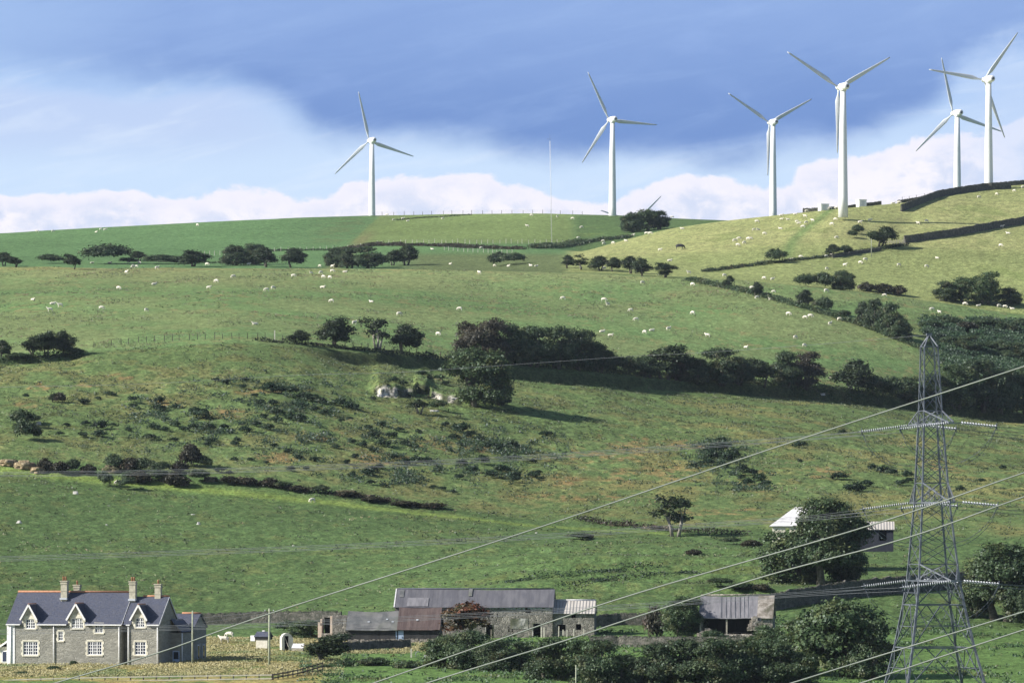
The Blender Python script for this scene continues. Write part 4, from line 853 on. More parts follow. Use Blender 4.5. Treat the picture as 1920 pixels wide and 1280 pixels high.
# ------------------------------------------------------------------ pylon
PY_Y = 505.0; PYS = PY_Y / F
def pyl():
    rot = R(12.5); cx = lambda row: 1742 + (row - 627) * (11 / 653.0)
    hz = lambda row: (HOR - row) * PYS
    base_z = hz(1372); r = empty('electricity_pylon', ((1750 - 960) * PYS, PY_Y, base_z), rot, 'tall grey lattice pylon with three levels of insulators', 'pylon')
    def half(row): return np.interp(row, [650,795,942,1088,1133,1213,1280,1372], [15.5,22,31.5,47,54.5,71.5,89,113]) * PYS / 1.192
    shear = lambda row: (cx(row) - 1750) * PYS
    def pt(row, i, s=None):
        h = half(row) if s is None else s; sx, sy = [(-1,-1),(1,-1),(1,1),(-1,1)][i % 4]
        return Vector((sx*h + shear(row)*math.cos(rot), sy*h - shear(row)*math.sin(rot), hz(row) - base_z))
    rows = [650,690,730,770,795,832,868,905,942,980,1018,1057,1088,1133,1213,1290,1380]
    for i in range(4):
        m = MB()
        for a, b in zip(rows[:-1], rows[1:]):
            w = .10 if b <= 800 else .15 if b <= 1090 else .19
            pa, pb = pt(a, i), pt(b, i); sx, sy = [(-1,-1),(1,-1),(1,1),(-1,1)][i]
            m.bar(pa, pb, w)
        m.build('leg', M['steel'], r)
    names = ['near', 'right', 'far', 'left']
    for f in range(4):
        m = MB()
        for a, b in zip(rows[:-1], rows[1:]):
            w = .05 if b <= 1090 else .075
            p0, p1, q0, q1 = pt(a, f), pt(a, f+1), pt(b, f), pt(b, f+1)
            if b <= 1090: m.bar(p0, q1, w); m.bar(p1, q0, w)
            else:
                mid = (p0 + p1) / 2; m.bar(mid, q0, w*1.1); m.bar(mid, q1, w*1.1); m.bar(p0, p1, w*1.4)
                h0 = (mid + q0) / 2; h1 = (mid + q1) / 2; l0 = (p0+q0)/2; l1 = (p1+q1)/2
                m.bar(h0, l0, w*.7); m.bar(h1, l1, w*.7); m.bar(h0, p0, w*.7); m.bar(h1, p1, w*.7); m.bar(l0, (q0+h0)/2, w*.7); m.bar(l1, (q1+h1)/2, w*.7)
                m.bar(h0, h1, w*.7)
        for a in (650, 770, 795, 905, 942, 1057, 1088): m.bar(pt(a, f), pt(a, f+1), .07)
        m.build('bracing', M['steel_dark'], r)
    top = Vector((shear(627)*math.cos(rot), -shear(627)*math.sin(rot), hz(627) - base_z))
    m = MB()
    for i in range(4): m.bar(pt(650, i), top, .10)
    m.bar(top + Vector((-.25,0,0)), top + Vector((.25,0,0)), .22); m.build('earth_wire_peak', M['steel'], r)
    Wm = Matrix.Translation(r.location) @ Matrix.Rotation(rot, 4, 'Z'); inv = Wm.inverted()
    tips = {}
    for lv, (ra, rb) in enumerate(((770, 795), (905, 942), (1057, 1088))):
        for sgn in (-1, 1):
            L = 6.1; h = half(rb)
            tip = Vector((shear(rb)*math.cos(rot), sgn * L, hz(rb) - base_z))
            m = MB(); i0, i1 = (0, 1) if sgn < 0 else (3, 2)
            t0 = tip + Vector((-.25,0,0)); t1 = tip + Vector((.25,0,0))
            m.bar(pt(rb, i0), t0, .13); m.bar(pt(rb, i1), t1, .13); m.bar(pt(ra, i0), t0 + Vector((0,0,.08)), .10); m.bar(pt(ra, i1), t1 + Vector((0,0,.08)), .10)
            m.bar(t0, t1, .16)
            for k in (.25, .5, .75):
                a = pt(rb, i0).lerp(t0, k); b = pt(rb, i1).lerp(t1, k); c = pt(ra, i0).lerp(t0, k); d = pt(ra, i1).lerp(t1, k)
                m.bar(a, b, .05); m.bar(a, c, .05); m.bar(b, d, .05); m.bar(a, pt(rb, i1).lerp(t1, k - .25), .05); m.bar(c, pt(rb, i0).lerp(t0, k - .25), .05); m.bar(d, pt(rb, i1).lerp(t1, k - .25), .05)
            m.build('crossarm', M['steel'], r); tips[lv, sgn] = Wm @ tip
    # insulator strings and jumpers
    ends = {}
    for (lv, sgn), T in tips.items():
        for side in (-1, 1):
            d = Vector((-4.3, -.1, -.55 if side < 0 else -.4)) if side < 0 else Vector((3.35, 2.4, -.28))
            a = T + Vector((side * (.15 if side < 0 else .9), 0 if side < 0 else .2, 0)); b = a + d; ends[lv, sgn, side] = b
            m = MB(); n = 22 if side < 0 else 13; dr = d.normalized(); u = dr.orthogonal().normalized(); v = dr.cross(u)
            vs = []; fs = []; N = 10; prof = []
            for k in range(n):
                t = (k + .5) / n * d.length; prof += [(.02, t - .03), (.15, t - .025), (.13, t + .02), (.02, t + .025)]
            for (rad, t) in prof:
                for j in range(N):
                    w = 2*math.pi*j/N; vs.append(inv @ (a + dr*t + (u*math.cos(w) + v*math.sin(w))*rad))
            for i in range(len(prof)-1):
                for j in range(N): fs.append((i*N+j, i*N+(j+1) % N, (i+1)*N+(j+1) % N, (i+1)*N+j))
            m.add(vs, fs, True); io = m.build('insulator_string', M['porcelain'], r); MB().tube([inv @ a, inv @ b], .05, 6).build('core', M['steel_dark'], io)
            m = MB(); q = inv @ b; m.lathe([(.26,-.03),(.30,0),(.26,.03)], 12, tuple(q)); m.bar(inv @ (b + Vector((0,0,-.3))), inv @ (b + Vector((0,0,.3))), .07); m.bar(inv @ (T + Vector((0,0,0))), inv @ a, .07); m.build('arcing_ring', M['steel'], r)
        A = inv @ ends[lv, sgn, -1]; B = inv @ ends[lv, sgn, 1]
        for dz in (0, .35):
            pts = []
            for k in range(17):
                t = k / 16; sag = 4 * t * (1 - t); p = A.lerp(B, t); pts.append(p + Vector((0, 0, -3.2 * sag ** .8 - dz * (1 if 0 < k < 16 else 0))))
            MB().tube(pts, .022, 5).build('jumper_cable', M['steel_dark'], r)
    return ends, Wm @ top
ENDS, PTOP = pyl()
def cable(P, rad, mat, label, group, name='power_cable', n=6):
    # smooth curve through the points
    P = [Vector(p) for p in P]; out = []
    for i in range(len(P)-1):
        p0 = P[max(i-1,0)]; p1 = P[i]; p2 = P[i+1]; p3 = P[min(i+2, len(P)-1)]
        for k in range(8):
            t = k/8; out.append(.5*((2*p1)+(p2-p0)*t+(2*p0-5*p1+4*p2-p3)*t*t+(3*p1-p0-3*p2+p3)*t*t*t))
    out.append(P[-1]); o = MB().tube(out, rad, n).build(name, mat); tag(o, label, 'cable', group); return o
P3 = lambda px, row, Y: Vector(((px-960)/F*Y, Y, (HOR-row)/F*Y))
LEV = ['top', 'middle', 'lowest']
paths = {0: [(1300,834),(930,858),(600,873),(300,882),(0,886),(-500,888)], 1: [(1500,968),(1260,984),(1000,1002),(640,1020),(300,1033),(0,1043),(-500,1056)], 2: [(1500,1109),(1180,1132),(900,1148),(620,1161),(400,1170),(0,1180),(-500,1188)]}
for lv in range(3):
    for sgn in (-1, 1):
        e = ENDS[lv, sgn, -1]
        for sub in (0, 1):
            pts = [e + Vector((0, 0, -.3 * sub))]
            for (px, row) in paths[lv]:
                Y = 505 + sgn * 6 + (1640 - px) * .05; pts.append(P3(px, row + sub * 6 + (2.5 if sgn < 0 else 0) - (1.5 if lv == 0 else 0), Y))
            cable(pts, .015, M['cable_thin'], '%s strand of the %s %s wire pair leaving the pylon to the left' % (('upper', 'lower')[sub], LEV[lv], ('nearer', 'farther')[sgn > 0]), 'thin wires strung left of the pylon')
        e = ENDS[lv, sgn, 1]
        for sub in (0, 1):
            e2 = e + Vector((0, 0, -.3 * sub)); dz = [-.6, -.5, -.4][lv]
            cable([e2, e2 + Vector((9, 8, dz*1.1)), e2 + Vector((25, 22, dz*2.4)), e2 + Vector((60, 52, dz*3))], .018, M['cable_thin'], '%s strand of the %s %s wire pair leaving the pylon to the right' % (('upper', 'lower')[sub], LEV[lv], ('nearer', 'farther')[sgn > 0]), 'thin wires strung right of the pylon')
cable([PTOP, P3(1690,632,507), P3(1500,648,512), P3(1300,662,520), P3(1180,668,528), P3(940,685,540), P3(740,698,550), P3(560,703,558), P3(300,718,565), P3(130,723,570), P3(-300,730,590)], .012, M['cable_thin'], 'single earth wire from the pylon peak to the left', 'earth wire', 'earth_wire')
# heavy cables crossing close to the camera
def heavy(p, label):
    pts = [P3(a, b, 168 - (a - 900) * .012) for (a, b) in p]; cable(pts, .022, M['cable'], label, 'heavy cables slanting across the foreground', n=8)
heavy([(-200,1368),(130,1272),(303,1221),(505,1150),(1000,992),(1450,840),(1920,687),(2300,562)], 'uppermost heavy cable slanting from the house to the right edge')
heavy([(400,1380),(700,1280),(960,1190),(1200,1110),(1630,985),(1920,886),(2300,760)], 'heavy cable passing the long barn wall up to the pylon middle')
heavy([(500,1382),(800,1280),(1060,1200),(1180,1160),(1440,1078),(1700,1008),(1920,931),(2300,800)], 'heavy cable just below the one by the barn')
heavy([(1200,1368),(1480,1281),(1700,1213),(1920,1146),(2300,1030)], 'upper of two heavy cables in the bottom right corner')
heavy([(1300,1378),(1610,1281),(1760,1232),(1920,1180),(2300,1058)], 'lower of two heavy cables in the bottom right corner')
# telegraph poles
def pole(px, top, bot, Y, label, arm=True, r=.13):
    x = (px-960)/F*Y; z0 = (HOR-bot)/F*Y; H = (bot-top)/F*Y
    e = empty('telegraph_pole', (x, Y, z0), 0, label, 'pole', 'telegraph poles'); zz = min(0, gz(x, Y) - z0)
    MB().tube([(0,0,zz-.5),(0,0,H*.5),(0,0,H)], [r*1.15, r, r*.8], 10).build('post', M['pole'], e)
    if arm:
        m = MB(); m.box(-.55,.55,-.06,.06,H-.42,H-.32); m.build('crossarm', M['wood_dark'], e)
        for s in (-.5, .5): MB().lathe([(.05,H-.32),(.07,H-.25),(.05,H-.16)], 8, (s,0,0)).build('insulator', M['porcelain'], e)
pole(361, 1144, 1243, 684, 'pale pole standing right of the stone house', False, .11)
pole(505, 1140, 1257, 676, 'tall pole with a small crossarm by the garden hut')
pole(1080, 1246, 1310, 630, 'short pale pole cut by the bottom edge among bushes', False, .08)
pole(1634, 448, 469, 1585, 'tiny pole on the bank under the wind-bent thorn', False, .12)
cable([P3(505,1145,676), P3(361,1159,684), P3(303,1163,690)], .012, M['cable_thin'], 'upper service wire between pole and house gable', 'house service wires', 'service_wire')
cable([P3(505,1148,676), P3(361,1169,684), P3(303,1172,690)], .012, M['cable_thin'], 'lower service wire between pole and house gable', 'house service wires', 'service_wire')

# ------------------------------------------------------------------ dry stone walls
def stone_wall(pts, h, label, mat='stonewall', t=.6, Yfix=None, rag=.12, step=8, group='dry stone walls'):
    """pts (px,row[,Y]) on the ground; follows the terrain; ragged coping of stones"""
    rnd = random.Random(int(pts[0][0]) + 3); G = []
    for p in along(pts, step):
        G.append(hit(p[0], p[1]) if len(p) < 3 else at(p[0], p[2]))
    # thin out to real spacing
    Q = [Vector(G[0])]
    for g in G[1:]:
        g = Vector(g); L = (g - Q[-1]).length; n = max(1, int(L / .8)); a = Q[-1].copy()
        for k in range(1, n + 1): Q.append(a.lerp(g, k / n))
    vs = []; fs = []
    for i, p in enumerate(Q):
        d = (Q[min(i+1, len(Q)-1)] - Q[max(i-1, 0)]); d.z = 0; d.normalize(); nrm = Vector((-d.y, d.x, 0)) * t / 2
        z = gz(p.x, p.y); hh = h * (1 + rnd.uniform(-rag, rag)); j = Vector((rnd.uniform(-.04,.04), rnd.uniform(-.04,.04), 0))
        for s, zz, k in ((-1, -.5, 1), (-1, hh*.86, .75), (-.7, hh, .75), (.7, hh*(1+rnd.uniform(-.04,.04)), .75), (1, hh*.86, .75), (1, -.5, 1)):
            vs.append((p.x + nrm.x*s*k + j.x, p.y + nrm.y*s*k + j.y, z + zz))
    for i in range(len(Q)-1):
        for k in range(5): fs.append((i*6+k, (i+1)*6+k, (i+1)*6+k+1, i*6+k+1))
    fs += [tuple(range(6)), tuple(range(len(vs)-1, len(vs)-7, -1))]
    m = MB(); m.add(vs, fs)
    for i in range(0, len(Q)-1):       # coping stones
        for q in range(2):
            p = Q[i].lerp(Q[i+1], q*.5 + rnd.uniform(0,.3)); z = gz(p.x, p.y) + h*.97; a = rnd.uniform(.10,.2)
            m.box(p.x-a, p.x+a, p.y-a*1.2, p.y+a*1.2, z-.1, z+rnd.uniform(.08,.22))
    o = m.build('stone_wall', M[mat]); tag(o, label, 'wall', group); return o
stone_wall([(1690,397),(1708,390),(1730,381),(1760,370),(1800,363),(1850,356),(1895,354)], 2.0, 'dark stone wall climbing to the skyline under the right turbines')
stone_wall([(1845,350,1772),(1880,349,1778),(1925,347,1782),(2040,345,1790)], 1.6, 'stone wall on the skyline at the right edge')
stone_wall([(1695,456),(1740,450),(1800,441),(1860,430),(1930,418),(2000,410)], 2.0, 'long dark stone wall across the dry hill to the right edge')
stone_wall([(1505,394,1705),(1545,390,1705),(1600,384,1708),(1652,379,1712)], 1.3, 'short stone wall on the skyline behind the white kiosks')
stone_wall([(1683,374,1722),(1720,370,1728),(1752,366,1735)], 1.3, 'low stone wall on the skyline left of the climbing wall')
stone_wall([(330,1172,790),(400,1172,790),(470,1174,790),(560,1176,788),(640,1172,786)], 1.5, 'grey field wall behind the house and hut')
stone_wall([(1112,1186,770),(1160,1184,772),(1215,1184,772),(1262,1188,772)], 1.5, 'stone wall right of the barn annexe')
stone_wall([(1105,1208,728),(1160,1208,728),(1230,1210,726),(1330,1212,724),(1400,1214,722)], 1.3, 'stone yard wall above the bushes below the sheds')
stone_wall([(640,1232,716),(690,1228,720),(730,1222,724),(768,1222,726)], 1.2, 'shaded stone wall beside the garden hawthorn')
stone_wall([(655,1216,742),(720,1212,742),(800,1206,742),(860,1204,742)], .6, 'low crumbling wall in front of the plank sheds', 'rubble', rag=.35)
stone_wall([(1446,1130,782),(1560,1126,791),(1700,1128,800),(1930,1130,814)], 2.3, 'long added wall right of the open shed, standing in for tree shade')  # added wall turned from the sun, shaped to stand for tree shade
stone_wall([(1560,484),(1600,478),(1650,470)], .8, 'broken low wall on the bank under the thorn', rag=.4)
# ------------------------------------------------------------------ fences
def post_fence(pts, n, h, label, mat, w=.11, wires=True, jitter=.15, group='post and wire fences'):
    rnd = random.Random(int(pts[0][0]) + int(pts[0][1])); pp = np.array([p[0] for p in pts], float); rr_ = np.array([p[1] for p in pts], float)
    G = []
    for k in range(n):
        px = pp[0] + (pp[-1] - pp[0]) * (k + rnd.uniform(-jitter, jitter)) / max(1, n-1)
        G.append(hit(px, float(np.interp(px, pp, rr_))))
    o0 = Vector(G[0]); r = empty('wire_fence', o0, 0, label, 'fence', group)
    for g in G:
        p = Vector(g) - o0; hh = h * rnd.uniform(.85, 1.15); lx, ly = rnd.uniform(-.06,.06), rnd.uniform(-.06,.06)
        MB().bar(p + Vector((0,0,-.3)), p + Vector((lx, ly, hh)), w).build('post', mat, r)
    if wires:
        m = MB()
        for z in (.35, .7, 1.0):
            for a, b in zip(G[:-1], G[1:]):
                a = Vector(a) - o0; b = Vector(b) - o0
                if (a-b).length < 40: m.tube([a + Vector((0,0,z*h)), b + Vector((0,0,z*h))], .012, 3)
        m.build('wire', M['steel_dark'], r)
M['post_pale'] = material('pale_post', (.55,.52,.44), (.68,.65,.56), 3, .85)
post_fence([(383,480),(430,478)], 6, 1.5, 'short run of pale posts behind the brow trees', M['post_pale'], .16)
post_fence([(452,474),(560,470),(640,468),(668,465),(700,460)], 21, 1.3, 'pale post fence at the foot of the green hill', M['post_pale'], .15)
post_fence([(706,459),(780,457),(900,457),(1000,457),(1090,459)], 36, 1.4, 'long pale post fence at the foot of the paler field', M['post_pale'], .15)
post_fence([(832,469),(880,473),(960,476)], 15, 1.2, 'short lower fence in the rough dip', M['post_pale'], .15)
post_fence([(178,652),(260,643),(360,637),(480,634),(545,640)], 24, 1.2, 'thin dark fence on the brow of the scrubby slope', M['wood_dark'], .12)
post_fence([(648,652),(700,658),(760,664),(842,674)], 14, 1.3, 'dark posts among the free-standing thorn trees', M['wood_dark'], .13)
post_fence([(1326,508),(1400,499),(1500,488),(1560,481)], 16, 1.2, 'thin fence along the bank of the dry hill', M['wood_dark'], .12)
post_fence([(700,402.5),(800,402),(900,400),(1000,400),(1090,402)], 22, 1.3, 'tiny fence along the green skyline', M['wood_dark'], .14)
post_fence([(1690,372),(1720,369),(1760,364)], 6, 1.8, 'thin posts on the skyline by the low wall', M['wood_dark'], .12)
pf = MB(); g = P3(515, 634, 1118)
tag(MB().bar(Vector(hit(515,640)), Vector(hit(515,640)) + Vector((0,0,2.2)), .22).build('gate_post', M['post_pale']), 'single stout pale post on the brow fence', 'post')
def rail_fence(pts, n, h, label, mat, rails=3):
    G = [];  L = along(pts, 1)
    pp = np.array([p[0] for p in pts], float)
    for k in range(n):
        px = pp[0] + (pp[-1]-pp[0]) * k/(n-1); Y = float(np.interp(px, pp, [p[2] for p in pts])); G.append(Vector(at(px, Y, float(np.interp(px, pp, [p[1] for p in pts])))))
    r = empty('rail_fence', G[0], 0, label, 'fence', 'wooden rail fences'); o = G[0]
    for g in G:
        b = g - o; MB().bar(b + Vector((0,0,-h-.4)), b + Vector((0,0,.06)), .13).build('post', M['wood_dark'], r)
    for k in range(rails):
        z = -.08 - k * h / rails; m = MB()
        for a, b in zip(G[:-1], G[1:]): m.bar(a - o + Vector((0,-.08,z)), b - o + Vector((0,-.08,z)), .05, .13)
        m.build('rail', M[mat], r)
rail_fence([(-20,1276,646),(30,1272,646),(180,1268,646),(510,1263,646)], 23, 1.25, 'grey rail fence along the bottom edge before the house', 'post_pale')
rail_fence([(512,1263,646),(560,1254,654),(605,1241,662)], 11, 1.1, 'dark rail fence slanting up to the garden hawthorn', 'wood_dark')
def sheep_gate():
    x, y, z = hit(1668, 459); r = empty('field_gate', (x, y, z), R(-8), 'grey timber gate and hurdles between wind-bent thorn and wall', 'gate'); 
    for k in range(8): MB().bar((-1.2+k*.8,0,-.2),(-1.2+k*.8,0,1.35),.14).build('post', M['wood'], r)
    for z_ in (.4,.8,1.2): MB().bar((-1.2,-.08,z_),(4.4,-.08,z_),.05,.14).build('rail', M['wood'], r)
sheep_gate()
# ------------------------------------------------------------------ the stone house
def sag_roof(x0, x1, y0, y1, ze, zr, t=.1, ov=.3, ox=.12, sag=.14, seed=1, n=10):
    rnd = random.Random(seed); m = MB(); ym = (y0+y1)/2; s = (zr-ze)/(ym-y0)
    xs = [x0-ox + (x1-x0+2*ox)*i/n for i in range(n+1)]; R_ = [zr - sag*math.sin(math.pi*i/n) + rnd.uniform(-.035,.035) for i in range(n+1)]; E = [ze-ov*s - sag*.3*math.sin(math.pi*i/n) + rnd.uniform(-.03,.03) for i in range(n+1)]
    for i in range(n):
        a, b = xs[i], xs[i+1]
        m.slab([(a,y0-ov,E[i]),(b,y0-ov,E[i+1]),(b,ym,R_[i+1]),(a,ym,R_[i])], t); m.slab([(b,y1+ov,E[i+1]),(a,y1+ov,E[i]),(a,ym,R_[i]),(b,ym,R_[i+1])], t)
    return m
def gable_roof(x0, x1, y0, y1, ze, zr, t=.14, ov=.25, ox=.12):
    """two slate slopes, ridge along x"""
    m = MB(); ym = (y0+y1)/2; s = (zr-ze)/(ym-y0); a = ov
    m.slab([(x0-ox, y0-a, ze-a*s), (x1+ox, y0-a, ze-a*s), (x1+ox, ym, zr), (x0-ox, ym, zr)], t)
    m.slab([(x1+ox, y1+a, ze-a*s), (x0-ox, y1+a, ze-a*s), (x0-ox, ym, zr), (x1+ox, ym, zr)], t)
    return m
def roof_cut(x0, x1, y0, y1, ze, zr, eaves, t=.14, ox=.12):
    m = MB(); ym = (y0+y1)/2; s = (zr-ze)/(ym-y0); a = .25
    m.slab([(x0-ox, y0+.15, ze+.15*s), (x1+ox, y0+.15, ze+.15*s), (x1+ox, ym, zr), (x0-ox, ym, zr)], t)
    m.slab([(x1+ox, y1+a, ze-a*s), (x0-ox, y1+a, ze-a*s), (x0-ox, ym, zr), (x1+ox, ym, zr)], t)
    for (p, q) in eaves: m.slab([(p, y0-a, ze-a*s), (q, y0-a, ze-a*s), (q, y0+.15, ze+.15*s), (p, y0+.15, ze+.15*s)], t)
    return m
def window(parent, cx, z0, w, h, y, cols, rows, lights=2, mat_sur='cream'):
    """timber window set in a real opening, with cream stone dressings and white bars"""
    win = MB()
    f = .09
    win.box(cx-w/2, cx-w/2+f, y+.03, y+.13, z0, z0+h).box(cx+w/2-f, cx+w/2, y+.03, y+.13, z0, z0+h)
    win.box(cx-w/2+f, cx+w/2-f, y+.03, y+.13, z0, z0+f).box(cx-w/2+f, cx+w/2-f, y+.03, y+.13, z0+h-f, z0+h)
    wi = w - 2*f; hi = h - 2*f
    for k in range(1, lights):
        x = cx - wi/2 + wi*k/lights; win.box(x-.055, x+.055, y+.035, y+.125, z0+f, z0+h-f)
    o = win.build('window', M['white'], parent)
    lw = wi/lights; b = MB()
    for k in range(lights):
        xa = cx - wi/2 + lw*k
        for j in range(1, cols):
            x = xa + lw*j/cols; b.box(x-.028, x+.028, y+.06, y+.1, z0+f, z0+h-f)
    for i in range(1, rows):
        z = z0 + f + hi*i/rows; b.box(cx-wi/2, cx+wi/2, y+.057, y+.097, z-.03, z+.03)
    b.build('glazing_bars', M['white'], o)
    MB().box(cx-wi/2, cx+wi/2, y+.105, y+.12, z0+f, z0+h-f).build('pane', M['glass_blue'], o)
    s = MB(); q = .0; s.box(cx-w/2-.12, cx+w/2+.12, y-.10, y+.02, z0-.16, z0); s.build('sill', M[mat_sur], o)
    s = MB(); n = max(2, int(h/.32)); s.box(cx-w/2-.1, cx+w/2+.1, y-.035, y+.02, z0+h, z0+h+.18)
    for i in range(n):
        e = .26 if i % 2 == 0 else .14
        for sg in (-1, 1):
            xa = cx + sg*w/2; s.box(min(xa, xa+sg*e), max(xa, xa+sg*e), y-.03, y+.02, z0+h*i/n, z0+h*(i+1)/n)
    s.build('stone_surround', M[mat_sur], o); return o
def pipe(parent, x, y, z0, z1):
    return MB().tube([(x, y, z0), (x, y, z1)], .07, 8).build('downpipe', M['white'], parent)
def chimney(parent, x, y, z0, z1, w=.75, d=.6, pots=2):
    m = MB(); m.box(x-w/2, x+w/2, y-d/2, y+d/2, z0, z1-.5); m.box(x-w/2-.07, x+w/2+.07, y-d/2-.07, y+d/2+.07, z1-.5, z1-.38); m.box(x-w/2-.02, x+w/2+.02, y-d/2-.02, y+d/2+.02, z1-.38, z1-.2); m.box(x-w/2-.1, x+w/2+.1, y-d/2-.1, y+d/2+.1, z1-.2, z1-.08)
    m.box(x-w/2-.04, x+w/2+.04, y-d/2-.04, y+d/2+.04, z1-1.35, z1-1.25)
    c = m.build('chimney', M['cream_dark'], parent)
    for k in range(pots):
        px = x + (k - (pots-1)/2) * .3
        q = MB(); q.lathe([(.12,z1-.08),(.105,z1+.32),(.13,z1+.34),(.13,z1+.40),(.09,z1+.41)], 10, (px,y,0)); q.build('chimney_pot', M['terracotta'], c)
    return c
M['cream_dark'] = material('chimney_stone', (.36,.34,.27), (.50,.47,.38), 2.5, .9, .02, 5)
M['lead'] = material('lead_flashing', (.5,.53,.58), None, rough=.5)
def house():
    s = 15.46 * math.cos(R(15)); X = lambda px: (px - 14) / s; Z = lambda row: (1246 - row) / 15.46
    x, y, z = (14-960)/F*690, 690, (HOR-1246)/F*690
    r = empty('stone_house', (x, y, z), R(-15), 'long grey stone house with slate roof, three gabled dormers and white windows', 'house')
    # openings (px0,px1,row0,row1)
    zl = lambda a: Z(1040 + a/4.8); xl = lambda a: X(a/4.8)
    L1 = xl(1110); L2a = xl(1168); L2 = xl(1452); ze = zl(605); zr = zl(335); D = 8.2
    W1 = [(212,348,775,898,2,4,3),(803,935,772,893,2,4,3),(535,580,683,768,2,3,1),(870,945,617,695,2,2,2)]
    W2 = [(1233,1335,772,890,2,4,2)]
    H1 = [(xl(a), xl(b), zl(d), zl(c)) for a,b,c,d,*_ in W1]; H2 = [(xl(a), xl(b), zl(d), zl(c)) for a,b,c,d,*_ in W2]
    dm = [(235,325,575,660,190,345,445),(655,765,565,655,615,787,437),(1240,1325,560,645,1195,1350,445)]
    DH = [(xl(a), xl(b), zl(d), ze) for a,b,c,d,*_ in dm]
    m = MB(); m.wall(0, L1, -1.5, ze, H1 + DH[:2], 0, .4)
    m.build('front_wall', M['house_stone'], r)
    m = MB(); m.wall(L2a, L2, -1.5, ze, H2 + DH[2:], .0, .4); m.build('front_wall', M['house_stone'], r)
    m = MB(); m.box(L1+.002, L2a-.002, 1.4, 1.8, -1.5, ze); m.build('recessed_wall', M['house_stone'], r)
    gm = MB(); ym = D/2
    gm.prism([(0,.402,-1.5),(0,D,-1.5),(0,D,ze),(0,ym,zr-.05),(0,.402,ze+.3)], (.4,0,0)); gm.prism([(L1,.402,-1.5),(L1,D,-1.5),(L1,D,ze),(L1,ym,zr-.05),(L1,.402,ze+.3)], (-.4,0,0))
    gm.build('gable_wall', M['house_stone'], r)
    D2 = 7.4; zr2 = zl(372); ym2 = D2/2
    gm = MB(); gm.prism([(L2a,.402,-1.5),(L2a,1.4,-1.5),(L2a,1.4,ze),(L2a,.402,ze)], (.4,0,0))
    gm.prism([(L2,.402,-1.5),(L2,D2,-1.5),(L2,D2,ze),(L2,ym2,zr2-.05),(L2,.402,ze+.3)], (-.4,0,0)); gm.build('gable_wall', M['house_stone'], r)
    MB().box(.4, L2-.4, D-.4, D-.002, -1.5, ze-.01).build('back_wall', M['house_stone'], r)
    # white painted corner strip at the left end
    MB().box(-.06, xl(136), -.05, -.003, -1.5, ze-.05).box(-.06, -.003, -.003, .9, -1.5, ze-.05).build('whitewashed_strip', M['white'], r)
    rfb = roof_cut(0, L1, 0, D, ze, zr, [(-.12, xl(196)), (xl(340), xl(622)), (xl(780), L1+.12)]); rf = rfb.build('slate_roof', M['slate'], r)
    rm = MB(); rm.tube([(-.1,ym,zr+.06),(xl(1110)+.1,ym,zr+.06)], .13, 6); rm.build('ridge_tiles', M['terracotta'], rf)
    rf2b = roof_cut(L1+.35, L2, 0, D2, ze-.003, zr2, [(L1+.35, xl(1202)), (xl(1344), L2+.12)]); rf2 = rf2b.build('slate_roof', M['slate'], r)
    MB().tube([(L2-3.2,ym2,zr2+.06),(L2+.12,ym2,zr2+.06)], .12, 6).build('ridge_tiles', M['terracotta'], rf2)
    # bargeboards on the right gables
    for (xx, dd, zz, yy) in ((L1+.12, D, zr, ym), (L2+.13, D2, zr2, ym2)):
        b = MB(); b.bar((xx,-.25,ze-.25*(zz-ze)/yy-.1),(xx,yy,zz-.1),.05,.2); b.bar((xx,yy,zz-.1),(xx,dd+.25,ze-.25*(zz-ze)/yy-.1),.05,.2); b.build('bargeboard', M['white_dim'], r)
    # gutters
    g = MB(); go = -.36; gz_ = ze - .25*(zr-ze)/ym - .03
    cuts = [(-.1, xl(190)), (xl(345), xl(615)), (xl(787), L1+.1), (L2a-.1, xl(1195)), (xl(1350), L2+.1)]
    for a, b in cuts: g.box(a, b, go, go+.13, gz_-.07, gz_+.06)
    g.build('gutter', M['white'], r)
    for q in (100, 495, 1093): pipe(r, xl(q), -.12, -.6, gz_)
    for q in (1178, 1443): pipe(r, xl(q), -.12, -.6, gz_)
    for k, (a,b,c,d,cols,rows,lights) in enumerate(W1 + W2):
        window(r, (xl(a)+xl(b))/2, zl(d), xl(b)-xl(a), zl(c)-zl(d), .0, 2 if lights > 1 else 2, rows, lights)
    for (a,b,c,d,e,f,g_) in dm:       # gabled dormers rising through the eaves
        cx = (xl(e)+xl(f))/2; hw = (xl(f)-xl(e))/2; za = zl(g_); zb = zl(582); wz = zl(c)
        dw = (xl(b)-xl(a))/2 + .28
        do = MB(); do.prism([(cx-dw,-.03,ze-.02),(cx-dw+.0,-.03,zb+.25),(cx,-.03,za-.25),(cx+dw,-.03,zb+.25),(cx+dw,-.03,ze-.02),(cx+dw-.28,-.03,ze-.02),(cx+dw-.28,-.03,wz),(cx-dw+.28,-.03,wz),(cx-dw+.28,-.03,ze-.02)], (0,.35,0))
        dv = do.build('dormer', M['cream'], r)
        st = MB().prism([(cx-.42,-.045,wz+.45),(cx+.42,-.045,wz+.45),(cx,-.045,za-.55)], (0,.012,0)).build('gable_panel', M['cream_dark'], dv)
        yb = (za - ze) / ((zr-ze)/ym)      # where the dormer ridge meets the main slope
        sl = (za-zb)/hw; rfm = MB()
        rfm.slab([(cx-hw,-.3,zb),(cx,-.3,za),(cx,yb,za),(cx-hw,max(.2,(zb-ze)/((zr-ze)/ym)),zb)][::-1], -.09)
        rfm.slab([(cx+hw,-.3,zb),(cx,-.3,za),(cx,yb,za),(cx+hw,max(.2,(zb-ze)/((zr-ze)/ym)),zb)], -.09)
        rfm.build('dormer_roof', M['slate'], dv)
